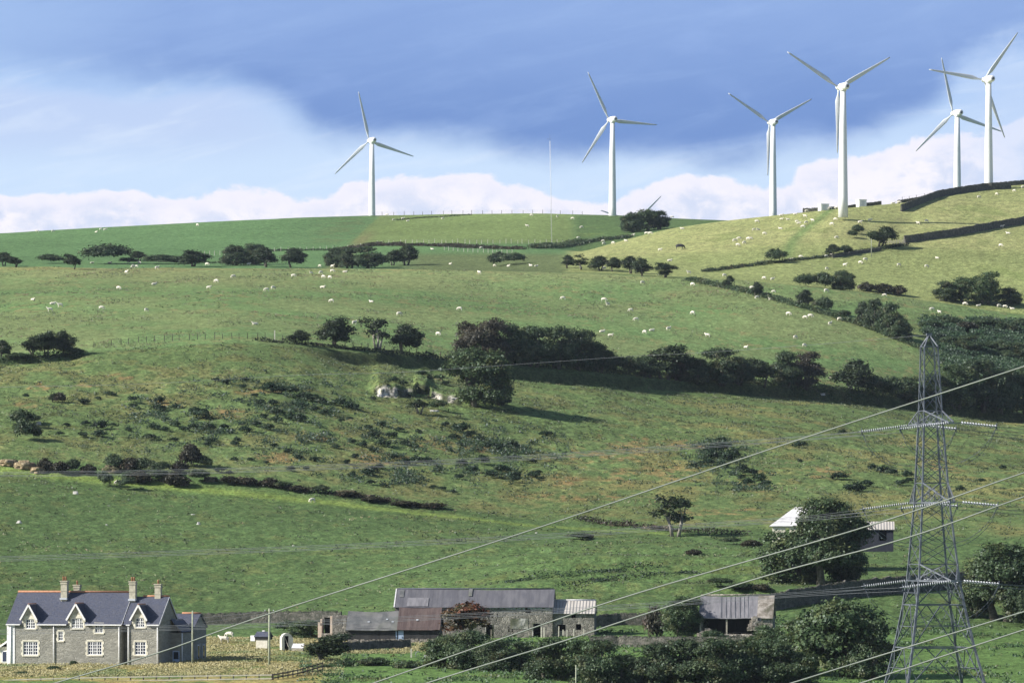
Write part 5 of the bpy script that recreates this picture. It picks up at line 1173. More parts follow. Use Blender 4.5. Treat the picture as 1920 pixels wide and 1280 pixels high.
        bb = MB(); bb.bar((cx-hw,-.33,zb-.02),(cx,-.33,za-.02),.06,.2); bb.bar((cx,-.33,za-.02),(cx+hw,-.33,zb-.02),.06,.2); bb.build('bargeboard', M['white'], dv)
        MB().tube([(cx,-.34,za+.1),(cx,yb,za+.1)], .07, 6).build('ridge_tiles', M['terracotta'], dv)
        window(r, (xl(a)+xl(b))/2, zl(d), xl(b)-xl(a), zl(c)-zl(d), 0, 2, 3, 2 if b-a < 100 else 3)
    # chimneys
    c = chimney(r, xl(512), ym-.9, zr-1.3, zl(225), .78, .66, 2); MB().box(xl(512)-.46, xl(512)+.46, ym-1.45, ym-.5, zl(402), zl(385)).build('flashing', M['lead'], c)
    chimney(r, xl(585), ym+.8, zr-1.0, zl(262), .75, .6, 1)
    c = chimney(r, xl(1140), ym-.9, zr-1.3, zl(228), .78, .66, 2); MB().box(xl(1140)-.46, xl(1140)+.46, ym-1.45, ym-.5, zl(410), zl(392)).build('flashing', M['lead'], c)
    chimney(r, L2-1.3, ym2, zr2-.4, zl(252), .75, .6, 1)
    # rear wing seen past the right gable
    wx0, wx1, wy0, wy1 = L2-3.0, L2+1.5, D2+1.6, D2+6.4; wz = zl(640); wr = zl(532)
    m = MB(); m.box(wx0, wx1, wy0, wy1, -1.5, wz); m.prism([(wx1,wy0,wz),(wx1,wy1,wz),(wx1,(wy0+wy1)/2,wr-.05)], (-.3,0,0)); m.build('rear_wing_wall', M['house_stone'], r)
    rr_ = gable_roof(wx0, wx1, wy0, wy1, wz, wr, ov=.3).build('rear_roof', M['slate'], r)
    MB().tube([(wx0+2.2,(wy0+wy1)/2,wr+.06),(wx1+.1,(wy0+wy1)/2,wr+.06)], .12, 6).build('ridge_tiles', M['terracotta'], rr_)
    # cat-slide over the yard corner, porch and door
    c = MB(); c.slab([(L2+.1,D2-3.0,zl(575)),(L2+1.5,D2-3.0,zl(690)),(L2+1.5,wy0,zl(690)),(L2+.1,wy0,zl(575))], .12); c.build('lean_to_roof', M['slate'], r)
    c = MB(); c.box(L2+.004, L2+1.4, D2-2.9, D2-2.6, -1.5, zl(700)).box(L2+1.1, L2+1.4, D2-2.6, wy0-.004, -1.5, zl(700)); c.build('porch_wall', M['house_stone'], r)
    dpx = (xl(1585)+xl(1640))/2
    d = MB().box(L2+.28, L2+1.15, D2-2.96, D2-2.903, -.4, 1.75).build('door', M['blue_paint'], r)
    MB().box(L2+.40, L2+1.03, D2-2.975, D2-2.962, .75, 1.62).build('pane', M['glass'], d)
    pipe(r, L2+1.5, D2-3.0, -.6, zl(700))
    win = MB().box(wx1+.003, wx1+.05, wy0+1.2, wy0+2.1, .6, 2.4).build('window', M['white_dim'], r); MB().box(wx1+.052, wx1+.06, wy0+1.35, wy0+1.95, .75, 2.25).build('pane', M['glass'], win)
    win = MB().box(wx1+.003, wx1+.05, wy0+3.2, wy0+4.2, .6, 2.4).build('window', M['white_dim'], r); MB().box(wx1+.052, wx1+.06, wy0+3.35, wy0+4.05, .75, 2.25).build('pane', M['glass'], win)
    # little porch with white barge at the left end
    p = MB(); p.box(-1.55, -.07, 1.2, 3.2, -1.5, 2.2); po = p.build('side_porch', M['cream'], r)
    MB().slab([(-1.85,.9,1.9),(-.07,.9,3.1),(-.07,3.5,3.1),(-1.85,3.5,1.9)], .1).build('porch_roof', M['slate'], po)
    MB().bar((-1.85,.88,1.85),(-.07,.88,3.05),.05,.2).build('bargeboard', M['white'], po)
    w_ = MB().box(-1.15,-.45,1.14,1.195,.3,1.7).build('window', M['white'], po); MB().box(-1.05,-.55,1.125,1.137,.4,1.6).build('pane', M['glass_blue'], w_)
M['white_dim'] = material('grey_white_paint', (.45,.46,.48), (.52,.53,.55), 3, .7)
house()
# ------------------------------------------------------------------ farm buildings
def frame(name, px, row, Y, deg, label, cat):
    x = (px-960)/F*Y; z = (HOR-row)/F*Y
    return empty(name, (x, Y, z), R(deg), label, cat), lambda a, b=deg: (a-px)/(F/Y)/math.cos(R(b)), lambda a: (row-a)/(F/Y)
def door_frame(p, x0, x1, z0, z1, y, mat, name='door_frame', t=.1):
    m = MB(); m.box(x0-t, x0, y-.03, y+.05, z0, z1).box(x1, x1+t, y-.03, y+.05, z0, z1).box(x0-t, x1+t, y-.03, y+.05, z1, z1+t); return m.build(name, mat, p)
def long_barn():
    r, X, Z = frame('stone_barn', 738, 1196, 758, -4, 'long stone barn with a dark grey sheeted roof and open doorways', 'barn')
    a = lambda v: X(720+v/4); b = lambda v: Z(1060+v/4)
    x0, x1 = a(82), a(1262); ze = b(300); zr = b(176); D = 6.6
    holes = [(a(765),a(815),-.2,b(440)),(a(1040),a(1062),b(465),b(425)),(a(1118),a(1175),-.2,b(432)),(a(1060),a(1102),b(352),b(312)),(a(846),a(854),b(385),b(355)),(a(933),a(941),b(495),b(455)),(a(960),a(967),b(495),b(470))]
    m = MB().wall(x0, x1, -1.5, ze, holes, 0, .55); m.build('front_wall', M['barn_stone'], r)
    m = MB(); ym = D/2
    for xx, s in ((x0, .5), (x1, -.5)): m.prism([(xx,.552,-1.5),(xx,D,-1.5),(xx,D,ze),(xx,ym,zr-.1),(xx,.552,ze+.2)], (s,0,0))
    m.build('gable_wall', M['barn_stone'], r); MB().box(x0+.5, x1-.5, D-.5, D-.003, -1.5, ze-.05).build('back_wall', M['barn_stone'], r)
    MB().box(x0+.51, x1-.51, .56, D-.51, -.3, -.25).build('shade_dark_floor', M['dark'], r)  # floor coloured near-black in place of interior shade
    rf = sag_roof(x0, x1, 0, D, ze+.02, zr, .12, .3, .15, .10, 5).build('roof', M['barn_roof'], r)
    sl = (zr-ze)/ym
    def onroof(xa, xb, t0, t1, name, mat, lift=.03):
        y0_, y1_ = t0*ym, t1*ym
        return MB().slab([(xa,y0_,ze+.02+y0_*sl+lift),(xb,y0_,ze+.02+y0_*sl+lift),(xb,y1_,ze+.02+y1_*sl+lift),(xa,y1_,ze+.02+y1_*sl+lift)], .025).build(name, mat, rf)
    onroof(a(625), a(652), .55, .98, 'roof_light', M['slate_old'], .06); onroof(a(170), a(330), -.05, .45, 'patched_sheet', M['corr_grey'], .05)
    onroof(a(108), a(140), .5, .95, 'patched_sheet', M['slate_old'], .05)
    MB().slab([(x0-.17,-.3,ze-.3*sl+.05),(x0-.02,-.3,ze-.3*sl+.05),(x0-.02,ym,zr+.06),(x0-.17,ym,zr+.06)], .06).build('verge', M['tin_white'], rf)
    MB().tube([(x0,ym,zr+.04),(x1,ym,zr+.04)], .09, 6).build('ridge', M['slate'], rf)
    rnd = random.Random(3); e = MB()
    xx = a(400)
    while xx < x1 - .5:
        w = rnd.uniform(.2,.7); e.box(xx, xx+w, -.06-rnd.uniform(0,.06), -.004, ze-.32-rnd.uniform(0,.12), ze-.15); xx += w + rnd.uniform(.0,.35)
    e.build('pale_wall_plate', M['lead'], r)
    door_frame(r, a(765), a(815), -.2, b(440), 0, M['limestone']); door_frame(r, a(1118), a(1175), -.2, b(432), 0, M['limestone'])
    MB().box(a(800), a(806), .1, .2, -.2, 1.2).build('gate_post', M['wood'], r)
    m = MB()
    for k in range(7): m.box(a(946)+rnd.uniform(0,.9), a(946)+rnd.uniform(1.0,2.6), -.035-.004*k, -.004, b(500)+rnd.uniform(.2,1.2), b(500)+rnd.uniform(1.2,1.9)) if k < 3 else None
    m.build('limewash_patch', M['limestone'], r)
    m = MB().box(a(1062),a(1100),.2,.26,b(333),b(329)); m.build('window_bar', M['wood'], r)
    for px_ in (1182, 1202): MB().bar((a(px_),-.7,-.3),(a(px_),-.7,1.5),.16).build('timber_post', M['post_pale'], r)
long_barn()
def annexe():
    r, X, Z = frame('barn_annexe', 1036, 1190, 757, -4, 'small stone annexe with a pale ribbed sheet roof at the right end of the barn', 'outbuilding')
    a = lambda v: X(720+v/4); b = lambda v: Z(1060+v/4); x0, x1 = a(1268)+.03, a(1576); ze = b(350); zr = b(262); D = 5.4; ym = D/2
    m = MB().wall(x0, x1, -1.5, ze, [(a(1405),a(1436),b(390),b(356)),(a(1300),a(1362),b(487),b(440)),(a(1440),a(1478),b(480),b(437))], 0, .5); m.build('front_wall', M['barn_stone'], r)
    m = MB(); 
    for xx, s in ((x0, .45), (x1, -.45)): m.prism([(xx,.502,-1.5),(xx,D,-1.5),(xx,D,ze),(xx,ym,zr-.1),(xx,.502,ze+.2)], (s,0,0))
    m.build('gable_wall', M['barn_stone'], r)
    MB().box(x0+.45, x1-.45, D-.4, D-.002, -1.5, ze-.05).build('back_wall', M['barn_stone'], r); MB().box(x0+.46, x1-.46, 1.6, 1.7, -1.4, ze-.1).build('shade_panel', M['dark'], r)  # near-black sheet added behind the openings as painted interior shade
    gable_roof(x0, x1, 0, D, ze+.02, zr, .06, .3, .12).build('roof', M['corr_white'], r)
    MB().tube([(x0-.1,ym,zr+.05),(x1+.1,ym,zr+.05)], .12, 6).build('ridge', M['tin_white'], r)
    MB().bar((x0-.12,-.02,0),(x0-.12,-.02,ze-.1),.16).build('downpipe', M['tuft_pole'], r)
    for v in (1313, 1345, 1375, 1425, 1500): MB().bar((a(v),-1.1,-.4),(a(v)+.03,-1.1,random.Random(v).uniform(.7,1.3)),.13).build('timber_post', M['post_pale'], r)
M['tuft_pole'] = material('mossy_pipe', (.38,.36,.2), (.5,.47,.3), 3, .9)
annexe()
def plank_shed(name, px0, px1, ridge, eave, base, Y, roofmat, label, door=None, vents=(), D=6.0):
    r, X, Z = frame(name, px0, base, Y, -4, label, 'shed'); x0, x1 = X(px0), X(px1); zr, ze = Z(ridge), Z(eave); ym = D/2
    hs = [(X(door[0]), X(door[1]), -.5, ze-.35)] if door else []
    MB().wall(x0+.1, x1-.1, -1.5, ze, hs, 0, .12).build('plank_wall', M['planks'], r)
    m = MB()
    for xx, s in ((x0+.1, .15), (x1-.1, -.15)): MB().prism([(xx,.122,-1.5),(xx,D,-1.5),(xx,D,ze),(xx,ym,zr-.1),(xx,.122,ze+.05)], (s,0,0)).build('end_wall', M['planks'], r)
    sag_roof(x0, x1, 0, D, ze+.02, zr, .08, .35, .1, .16, int(px0)).build('roof', M[roofmat], r)
    if door:
        d = MB().box(hs[0][0]+.02, hs[0][1]-.02, .03, .09, -.5, ze-.37).build('door', M['tin_white'] if door[2] == 'w' else M['blue_paint'], r)
        MB().box(hs[0][1]-.25, hs[0][1]-.15, -.01, .028, .7, .95).build('handle', M['steel_dark'], d)
    sl = (zr-ze)/ym
    for (vx, t) in vents:
        c = X(vx); y_ = t*ym; MB().slab([(c-.14,y_-.12,ze+.10+(y_-.12)*sl),(c+.14,y_-.12,ze+.10+(y_-.12)*sl),(c+.14,y_+.12,ze+.06+(y_+.12)*sl),(c-.14,y_+.12,ze+.06+(y_+.12)*sl)], .03).build('roof_hole_patch', M['lead'], r)
    return r
plank_shed('slate_shed', 650, 745, 1145, 1177, 1206, 751, 'slate_old', 'low shed with weathered grey slates and dark plank front', (741.5,745,'b'), [(690,.35),(724,.5),(735,.35)])
plank_shed('rusty_roofed_shed', 746, 824, 1138, 1176, 1206, 750.5, 'roof_red', 'shed with a rusty brown sheet roof butting on the barn', (746.5,757,'b'), [(781,.35)], D=6.4)
def ruin():
    r, X, Z = frame('roofless_pen', 596, 1190, 753, -4, 'small roofless stone pen with pale brick piers left of the slate shed', 'ruin')
    D = 4; 
    m = MB().wall(X(600), X(647), -1.5, Z(1153), [(X(603),X(618),-.0,Z(1157))], 2.8, .4); m.build('back_wall', M['barn_stone'], r)
    m = MB().box(X(596),X(603),0,.45,-1.5,Z(1172)); m.box(X(600),X(603),.452,2.79,-1.5,Z(1160)); m.box(X(619),X(623),0,.5,-1.5,Z(1154)); m.box(X(596),X(600),.01,.4,Z(1172),Z(1166)); m.build('brick_pier', M['pink_stone'], r)
    m = MB().wall(X(623)+.003, X(649), -1.5, Z(1158), [], 0, .4); m.build('front_wall', M['barn_stone'], r)
    MB().box(X(603)+.003, X(619)-.003, .02, .38, -1.5, .25).build('low_front_wall', M['rubble'], r)
    MB().box(X(604), X(618), 3.3, 3.4, -.5, Z(1158)).build('shade_sheet', M['dark'], r)  # near-black sheet behind the opening, painted shade
M['pink_stone'] = material('pinkish_stone', (.62,.48,.38), (.72,.60,.50), 2, .9, .02)
ruin()
M['shade_planks'] = ribbed('shade_black_planks', (.010,.010,.010), (.022,.019,.016), .25, 0, 1.0, .003, dark=.5)  # planks coloured near-black to paint shade in the shed mouth
def open_shed():
    r, X, Z = frame('open_shed', 1310, 1190, 748, -6, 'open fronted shed with grey sheet roof and lichened right end', 'shed')
    a = lambda v: X(1180+v/3.84); b = lambda v: Z(1060+v/3.84); x0, x1 = a(505), a(1028); ze = b(362); zr = b(215); D = 6.2; ym = D/2
    sag_roof(x0, a(915), 0, D, ze, zr, .08, .3, .1, .16, 9).build('roof', M['corr_grey'], r)
    rr_ = gable_roof(a(915)+.15, x1, 0, D, ze+.03, zr+.06, .22, .35, .1).build('lichened_roof', M['lichen'], r)
    m = MB(); m.box(a(915), x1, 0, .6, -1.5, ze-.12); m.box(x0, x0+.4, .4, D-.502, -1.5, ze-.1); m.box(x1-.5, x1, .602, D-.502, -1.5, ze-.1); m.build('stone_wall', M['barn_stone'], r)
    MB().box(x0, x1, D-.5, D, -1.5, ze-.1).build('back_wall', M['dark'], r)  # wall coloured near-black for the shade inside the shed
    MB().box(x0+.41, a(915)-.02, 3.2, 3.4, -1.5, ze+.9).build('shade_partition', M['shade_planks'], r)  # panel added across the interior so the mouth looks deeply shaded
    MB().box(x0+.41, x1-.51, .8, 3.19, -1.5, .35).build('shade_dark_floor', M['dark'], r)  # raised near-black slab added to paint shade on the shed floor
    for v in (512, 700): MB().bar((a(v),.05,-.8),(a(v),.05,ze-.1),.2).build('timber_post', M['wood'], r)
    MB().bar((x0,.05,ze-.22),(a(915),.05,ze-.22),.14,.2).build('beam', M['wood_dark'], r)
    m = MB(); zz = ze + .0; sl = (zr-ze)/ym
    for v in (655, 690, 722, 755, 790, 822, 850): m.slab([(a(v)+.10,-.2,zz-.2*sl+.03),(a(v)+.14,-.2,zz-.2*sl+.03),(a(v)-.12,ym*.97,zz+ym*.97*sl+.0),(a(v)-.16,ym*.97,zz+ym*.97*sl+.0)], .04)
    m.build('roof_laps', M['steel_dark'], r)
    MB().tube([(x0,ym,zr+.05),(x1,ym,zr+.09)], .1, 6).build('ridge', M['rubble'], r)
open_shed()
def rubble_heap(px, row, w, h, label, mat='rubble', n=60, seed=1, Y=None, d=2.0):
    rnd = random.Random(seed); x, y, z = hit(px, row) if Y is None else at(px, Y, row); m = MB(); W = w_of(w, y); H = w_of(h, y)
    for k in range(n):
        t = rnd.uniform(-1, 1); q = rnd.uniform(0, 1) * (1 - abs(t)**1.5); s = rnd.uniform(.12,.36)
        c = Vector((t*W/2, rnd.uniform(-d/2, d/2)*(1-q*.6), q*H + .02))
        vs = [c + Vector((sx*s*rnd.uniform(.7,1.2), sy*s*rnd.uniform(.6,1.1), sz*s*rnd.uniform(.4,.8))) for sx in (-1,1) for sy in (-1,1) for sz in (-1,1)]
        m.add(vs, [(0,1,3,2),(4,6,7,5),(0,4,5,1),(2,3,7,6),(0,2,6,4),(1,5,7,3)])
    o = m.build('rubble_heap', M[mat]); o.location = (x, y, z); return tag(o, label, 'rubble')
rubble_heap(1326, 1190, 28, 10, 'pale rubble spilling from the left of the open shed', 'rubble', 70, 2, 744)
rubble_heap(1372, 1193, 90, 3, 'low line of tumbled stones before the open shed mouth', 'rubble', 90, 3, 740)
rubble_heap(1418, 1180, 26, 26, 'ivy-grown tumbled stones at the right pier of the open shed', 'rubble', 90, 4, 744)
rubble_heap(700, 1212, 90, 5, 'scattered stones in the weeds before the slate shed', 'rubble', 60, 5, 746)
def white_building():
    r, X, Z = frame('white_roofed_building', 1450, 1006, 838, -9, 'building with a whitewashed roof hidden behind the great tree', 'building')
    x0, x1 = X(1448), X(1566); ze = Z(982); zr = Z(950); D = 7; ym = D/2
    m = MB().wall(x0, x1, -2, ze, [(X(1472),X(1480),.2,1.3)], 0, .5); m.box(x0,x0+.4,.502,D,-2,ze-.05); m.prism([(x1,.502,-2),(x1,D,-2),(x1,D,ze),(x1,ym,zr-.1),(x1,.502,ze)], (-.4,0,0)); m.build('cream_wall', M['cream'], r)
    m = MB(); s = (zr-ze)/ym
    m.slab([(x0-.4,-.4,ze-.4*s),(x1+.3,-.4,ze-.4*s),(x1,ym,zr),(x0+3.0,ym,zr)], .12); m.slab([(x1+.3,D+.4,ze-.4*s),(x0-.4,D+.4,ze-.4*s),(x0+3.0,ym,zr),(x1,ym,zr)], .12); m.slab([(x0-.4,D+.4,ze-.4*s),(x0-.4,-.4,ze-.4*s),(x0+3.0,ym,zr),(x0+3.0,ym+.01,zr)], .12)
    m.build('whitewashed_roof', M['tin_white'], r)
white_building()
def blue_shed():
    r, X, Z = frame('blue_grey_shed', 1606, 1018, 822, -3, 'dark blue-grey plank shed with a pale roof beside the great tree', 'shed')
    x0, x1 = X(1606), X(1675); ze = Z(991); zr = Z(983.5); D = 4.5
    MB().wall(x0, x1, -1.2, ze, [(X(1648),X(1662),.35,ze-.12)], 0, .15).build('plank_wall', M['planks_blue'], r)
    MB().box(x0, x0+.15, .152, D, -1.2, ze).box(x1-.15, x1, .152, D, -1.2, ze).box(x0+.15, x1-.15, D-.15, D, -1.2, ze-.01).build('end_wall', M['planks_blue'], r)
    gable_roof(x0, x1, 0, D, ze+.02, zr+.5, .08, .25, .15).build('roof', M['corr_white'], r)
    MB().lathe([(.05,-.12),(.16,0),(.05,.12)], 8, (X(1653),.3,.75)).build('hanging_bucket', M['white'], r)
blue_shed()
# garden huts
def garden():
    r, X, Z = frame('wooden_hutch', 480, 1212, 724, -20, 'small raised wooden hutch with a dark pitched roof near the tall pole', 'hutch')
    MB().box(0, 1.55, 0, 1.0, -.2, .95).build('stone_base', M['post_pale'], r); MB().box(-.12, 1.75, -.12, 1.2, .952, 1.35).build('box_body', M['planks'], r)
    MB().slab([(-.2,-.3,1.3),(1.85,-.3,1.3),(1.75,.55,1.95),(-.1,.55,1.95)], .08).slab([(1.85,1.4,1.3),(-.2,1.4,1.3),(-.1,.55,1.95),(1.75,.55,1.95)], .08).build('roof', M['slate'], r)
    MB().box(-.75,-.14,-.05,.9,.75,1.45).build('side_box', M['white'], r); MB().box(.7,1.0,.4,.7,1.97,2.1).build('cap', M['white'], r)
    r, X, Z = frame('stone_hut', 528.5, 1212, 722, 12, 'little pale stone hut with a rounded top and open dark doorway', 'hut')
    w = 1.45; prof = [(0,-.4),(0,1.15),(.18,1.5),(.5,1.72),(.85,1.74),(1.2,1.5),(w,1.1),(w,-.4)]
    m = MB(); 
    m.prism([(0,0,-.4),(.34,0,-.4),(.34,0,1.4),(.34,0,1.62),(.18,0,1.5),(0,0,1.15)], (0,.3,0)); m.prism([(.88,0,-.4),(w,0,-.4),(w,0,1.1),(1.2,0,1.5),(.88,0,1.735)], (0,.3,0)); m.prism([(.34,0,1.38),(.88,0,1.38),(.88,0,1.735),(.5,0,1.72),(.34,0,1.62)], (0,.3,0)); m.build('front_wall', M['limestone2'], r)
    m = MB(); 
    for a, b in zip(prof[:-1], prof[1:]): m.slab([(a[0],.3,a[1]),(b[0],.3,b[1]),(b[0],1.6,b[1]),(a[0],1.6,a[1])], .1)
    m.build('vault', M['limestone2'], r); MB().box(.1,w-.1,1.5,1.58,-.4,1.5).build('back_wall', M['dark'], r)  # hut back coloured near-black as shade behind the doorway
    MB().bar((.84,-.05,0),(.42,.15,1.2),.05).build('leaning_stick', M['post_pale'], r)
    r, X, Z = frame('cold_frame', 546, 1215, 719, -14, 'low white cold frame or trough beside the stone hut', 'trough')
    MB().slab([(0,0,.05),(1.55,0,.05),(1.6,.5,.62),(.12,.5,.62)], .06).build('lid', M['tin_white'], r); MB().box(.05,1.5,.05,.6,-.3,.04).build('tray', M['wood'], r)
    r, X, Z = frame('metal_trailer', 776, 1246, 702, -8, 'pale blue metal trailer parked at the wall end below the sheds', 'trailer')
    MB().box(0,1.6,0,1.3,.35,.75).build('body', M['blue_pale'], r); MB().box(1.25,2.0,0,1.2,.55,1.3).build('locker', M['tin_white'], r)
    m = MB(); m.lathe([(.05,-.08),(.27,-.08),(.27,.08),(.05,.08)], 14, (.5,-.1,.27), 'y'); m.build('wheel', M['wood_dark'], r); m = MB(); m.lathe([(.05,-.08),(.27,-.08),(.27,.08),(.05,.08)], 14, (.5,1.4,.27), 'y'); m.build('wheel', M['wood_dark'], r)
    MB().bar((0,.6,.45),(-1.1,.6,.25),.08).build('drawbar', M['steel'], r); MB().tube([(.25,.1,.75),(.2,.3,1.5),(.45,.4,1.7),(.7,.3,1.5)], .05, 6).build('hoop', M['steel'], r)
    for (px, row) in ((771,1234),):
        x, y, z = at(px, 701); tag(MB().bar((x,y,z-.3),(x,y,z+1.1),.18).build('gate_post', M['post_pale']), 'pale gate post left of the blue trailer', 'post')
M['limestone2'] = material('pale_lime_stone', (.50,.50,.44), (.62,.62,.56), 2.5, .95, .02)
M['blue_pale'] = material('faded_blue_metal', (.42,.52,.62), (.55,.63,.70), 2, .5)
garden()

# ------------------------------------------------------------------ rock faces
def rock(name, px, row, w, h, label, mat, seed, Y=None, depth=None, sink=.4, rag=.35, n=(44, 26)):
    x, y, z = hit(px, row) if Y is None else at(px, Y, row); W = w_of(w, y)/2; H = w_of(h, y); D = depth or W*.5
    a = np.linspace(0, 2*np.pi, n[0], endpoint=False); b = np.linspace(0, np.pi/2, n[1]); A, B = np.meshgrid(a, b, indexing='ij')
    c = np.cos(B)**.45; X = W*np.cos(A)*c; Yy = D*np.sin(A)*c; Zz = H*np.sin(B)**.8
    d = 1 + rag*fbm(X/ (W*.35)+seed, (Zz+Yy)/(W*.35), seed, 4) ; X *= d; Yy *= d; Zz = Zz*(1+.5*rag*fbm(X/(W*.3), Yy/(W*.3)+seed, seed+5, 3)) - sink
    Zz = np.round(Zz/.55)*.55*.5 + Zz*.5
    V = np.stack([X, Yy, Zz], -1).reshape(-1, 3); i = np.arange(n[0]*n[1]).reshape(n); Q = np.stack([i, np.roll(i, -1, 0)], -1); Q = np.stack([Q[:, :-1, 0], Q[:, :-1, 1], Q[:, 1:, 1], Q[:, 1:, 0]], -1).reshape(-1, 4)
    me = np_mesh(name, V, Q); o = link(name, me, M[mat]); o.location = (x, y, z); return tag(o, label, 'rock', 'rocky outcrops')
rock('rock_outcrop', 712, 744, 14, 8, 'pale limestone boulder at the foot of the little cliff', 'limestone', 3, depth=.8, rag=.35)
rock('rock_outcrop', 812, 770, 22, 5, 'flat pale rock in the grass below the cave hollow', 'limestone', 6, depth=.8, rag=.35)
rock('rock_outcrop', 852, 752, 16, 6, 'narrow pale rock half under the big green tree', 'limestone', 12, depth=.7, rag=.5)
MATS.pop('x', None)
for i, (px, row, w, h) in enumerate([(14,868,40,13),(44,876,46,15),(72,884,30,13)]):
    rock('quarry_face', px, row, w, h, 'tan quarry stone scree, %s of three heaps at the left edge' % ['leftmost','middle','rightmost'][i], 'tanrock', 21+i, depth=2.4, rag=.35, sink=.5)
for i, (px, row, w, h) in enumerate([(210,884,40,14),(262,898,36,12),(320,905,40,14),(395,900,30,10),(455,904,40,12),(520,913,50,12),(650,925,44,9),(690,933,40,8),(1170,984,60,6),(1230,992,70,8)]):
    rock('stone_bank', px, row, w, h, 'brown stony bank piece, %s along the cart track' % ordn(i, 10), 'brownrock', 31+i, depth=1.6, rag=.35, sink=.35)
for i, (px, row, w, h) in enumerate([(142,927,11,5),(36,981,12,4),(372,984,8,4),(362,966,10,3),(72,798,12,8),(1542,742,12,4),(200,985,5,3),(1006,1000,6,3),(550,1023,5,3)]):
    rock('field_boulder', px, row, w, h, 'small grey boulder in the grass, %s of the loose ones' % ordn(i, 9), 'limestone', 51+i, sink=.05, n=(14, 8))
# ------------------------------------------------------------------ sheep
def sheep_mesh(pose):
    # one continuous body grown round a skeleton of joints
    g = pose == 'grazing'; lie = pose == 'lying'; d = -.36 if lie else 0
    pts = [((.45,0,.66+d),.24),((0,0,.68+d),.28),((-.42,0,.66+d),.25),((-.58,0,.70+d),.13)]
    edges = [(0,1),(1,2),(2,3)]
    neck = [((.66,0,.60),.13),((.80,0,.30),.085),((.88,0,.12),.055)] if g else [((.66,0,.84+d),.13),((.76,0,1.02+d),.09),((.94,0,.96+d),.055)]
    b = len(pts); pts += neck; edges += [(0,b),(b,b+1),(b+1,b+2)]
    for s in (-1, 1):
        e = len(pts); h = neck[1][0]; pts.append(((h[0]-.03, s*.13, h[2]+.03), .03)); edges.append((b+1, e))
        for (x, root) in ((.40, 0), (-.42, 2)):
            k = len(pts)
            if lie: pts += [((x+.1, s*.22, .10), .07), ((x+.32, s*.24, .05), .04)]; edges += [(root, k), (k, k+1)]
            else:
                kx = .04 if root == 0 else -.07
                pts += [((x, s*.14, .44), .09), ((x+kx, s*.14, .24), .045), ((x, s*.14, .0), .035)]; edges += [(root, k), (k, k+1), (k+1, k+2)]
    me = bpy.data.meshes.new('sheep'); me.from_pydata([p[0] for p in pts], edges, [])
    o = bpy.data.objects.new('tmp', me); COL.objects.link(o); o.modifiers.new('s', 'SKIN')
    for v, p in zip(me.skin_vertices[0].data, pts): v.radius = (p[1], p[1]*(.9 if p[1] > .2 else 1))
    me.skin_vertices[0].data[1].use_root = True
    sb = o.modifiers.new('u', 'SUBSURF'); sb.levels = 1
    bpy.context.view_layer.update()
    r = bpy.data.meshes.new_from_object(o.evaluated_get(bpy.context.evaluated_depsgraph_get())); r.name = 'sheep_' + pose
    bpy.data.objects.remove(o); r.polygons.foreach_set('use_smooth', [True]*len(r.polygons)); r.materials.clear(); return r
SM = {p: sheep_mesh(p) for p in ('grazing', 'standing', 'lying')}
for m_ in SM.values(): m_.materials.append(M['fleece'])
SHEEP = [(180,436),(189,432),(197,433),(370,424),(172,494),(205,494),(241,494),(261,495),(250,503),(256,502),(294,505),(237,514),(222,543),(288,534),(438,521),(406,530),(391,542),(61,563),(98,571),(113,576),(94,584),(190,581),(274,584),(388,498),(436,498),(466,498),(479,609),(70,436),(99,435),(726,405),(738,414),(755,412),(764,415),(831,412),(811,468),(902,467),(600,501),(623,502),(659,498),(844,496),(928,500),(953,500),(899,514),(584,513),(602,514),(623,511),(646,511),(550,520),(606,522),(618,523),(604,540),(500,546),(512,543),(622,567),(697,567),(748,592),(862,582),(664,608),(821,629),(996,405),(1045,408),(1074,412),(1091,428),(989,426),(1084,448),(1131,454),(1132,459),(1150,458),(1166,448),(1174,454),(1187,443),(1212,440),(1219,440),(1261,409),(1280,430),(1419,418),(1414,433),(1422,432),(1433,441),(1377,454),(1386,450),(1402,450),(1408,450),(1396,458),(1383,462),(996,499),(1005,500),(1133,506),(1155,494),(1255,490),(1292,514),(1358,519),(1433,524),(1237,471),(1204,532),(1298,536),(1056,562),(1132,565),(1140,574),(1183,585),(1193,602),(1299,590),(1128,623),(1144,630),(1209,626),(1221,621),(1253,620),(1327,632),(1398,653),(1410,543),(1420,561),(1465,412),(1464,405),(1478,413),(1491,403),(1513,398),(1510,408),(1524,416),(1497,420),(1494,418),(1512,420),(1506,428),(1464,430),(1560,423),(1566,414),(1569,392),(1557,393),(1612,420),(1631,416),(1615,431),(1569,448),(1686,382),(1674,380),(1835,372),(1869,366),(1902,360),(1918,353),(1722,421),(1737,417),(1798,431),(1878,428),(1891,439),(1876,463),(1758,485),(1737,502),(1685,499),(1622,490),(1613,495),(1584,500),(1550,506),(1448,526),(1549,548),(1451,550),(1446,563),(1678,550),(1659,556),(1765,564),(1809,573),(1834,575),(1873,577),(1884,578),(1899,580),(1748,583),(1762,588),(1478,592),(1510,598),(1519,596),(1574,602),(1556,610),(1491,636),(1508,651),(1559,482),(1549,483),(1482,488),(1501,484),(221,910),(586,942),(1744,715),(1558,712),(1622,724),(421,1205),(431,1195)]
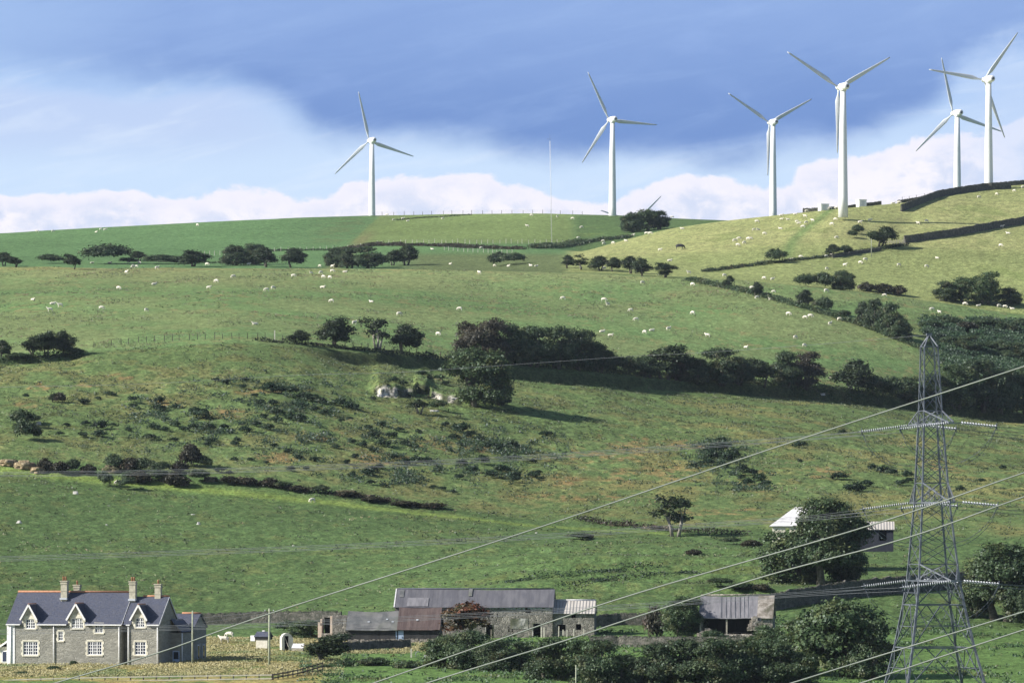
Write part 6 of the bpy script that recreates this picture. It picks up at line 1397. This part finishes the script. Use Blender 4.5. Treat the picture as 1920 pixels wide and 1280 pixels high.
def field(px, row):
    if row > 1100: return 'in the straw paddock right of the house'
    if row > 860: return 'on the green cart track'
    if px < 1050 and row < 440: return 'on the green hill under the skyline' if px < 700 else 'on the paler hilltop field'
    if px < 1060 and row < 480: return 'in the dip below the hilltop field'
    if row < 400: return 'by the skyline wall at the upper right' if px > 1650 else 'high on the dry hill near the kiosks'
    hillrow = 520 if px < 1420 else 520 + (px-1420)*.16
    if px > 1040 and row < hillrow - 14:
        if px > 1690 and row < 452: return 'between the two upper stone walls'
        if row < 485 - max(0, px-1400)*.09: return 'on the left flank of the dry hill' if px < 1420 else 'on the dry hill beside the green track'
        return 'on the pasture under the long stone wall'
    if px > 1700 and row < 600: return 'by the right-hand tree clump'
    if row < 512 and px < 700: return 'among the brow trees on the left'
    if row < 520 and px < 1200: return 'along the middle of the brow'
    if px > 1400 and row < 605: return 'in the grass strip beside the gully hedge'
    if row < 545: return 'in the upper left pasture' if px < 700 else 'in the upper right pasture'
    return 'in the left half of the middle pasture' if px < 500 else 'in the centre of the middle pasture' if px < 1000 else 'in the right half of the middle pasture' if row < 640 else 'just above the long hedge'
groups = {}
for (px, row) in SHEEP: groups.setdefault(field(px, row), []).append((px, row))
rs = random.Random(11)
for where, L in groups.items():
    L = sorted(L)
    for i, (px, row) in enumerate(L):
        pose = rs.choice(['grazing', 'grazing', 'grazing', 'standing', 'lying'])
        x, y, z = hit(px, row); o = link('sheep', SM[pose]); o.location = (x, y, z - .02)
        o.rotation_euler = (0, 0, rs.choice([0, 3.14]) + rs.uniform(-.9, .9)); s = rs.uniform(.86, 1.04); o.scale = (s, s, s)
        n = len(L); k = ordn(i, n)
        tag(o, 'cream white sheep, %s' % ((k + ' of those ' if k else '') + where), 'sheep', 'sheep scattered over the pastures')
x, y, z = hit(1274, 468)
cm = SM['grazing'].copy(); cm.materials.clear(); cm.materials.append(M['fleece_dark'])
o = link('cow', cm); o.location = (x, y, z); o.scale = (1.9, 1.9, 1.8); tag(o, 'single black cow grazing on the dry hillside left of the green track', 'cow')
# ------------------------------------------------------------------ air
def haze():
    o = MB().box(-7600, 7600, -30, 7700, -480, 172).build('haze', None); tag(o, kind='stuff')
    m = bpy.data.materials.new('haze'); m.use_nodes = True; w = NT(m.node_tree); w.n.clear()
    out = w.new('ShaderNodeOutputMaterial'); v = w.new('ShaderNodeVolumePrincipled')
    v.inputs['Color'].default_value = (.72, .84, 1, 1); v.inputs['Density'].default_value = .000028; v.inputs['Anisotropy'].default_value = .2
    w.l.new(v.outputs[0], out.inputs['Volume']); o.data.materials.append(m)
haze()
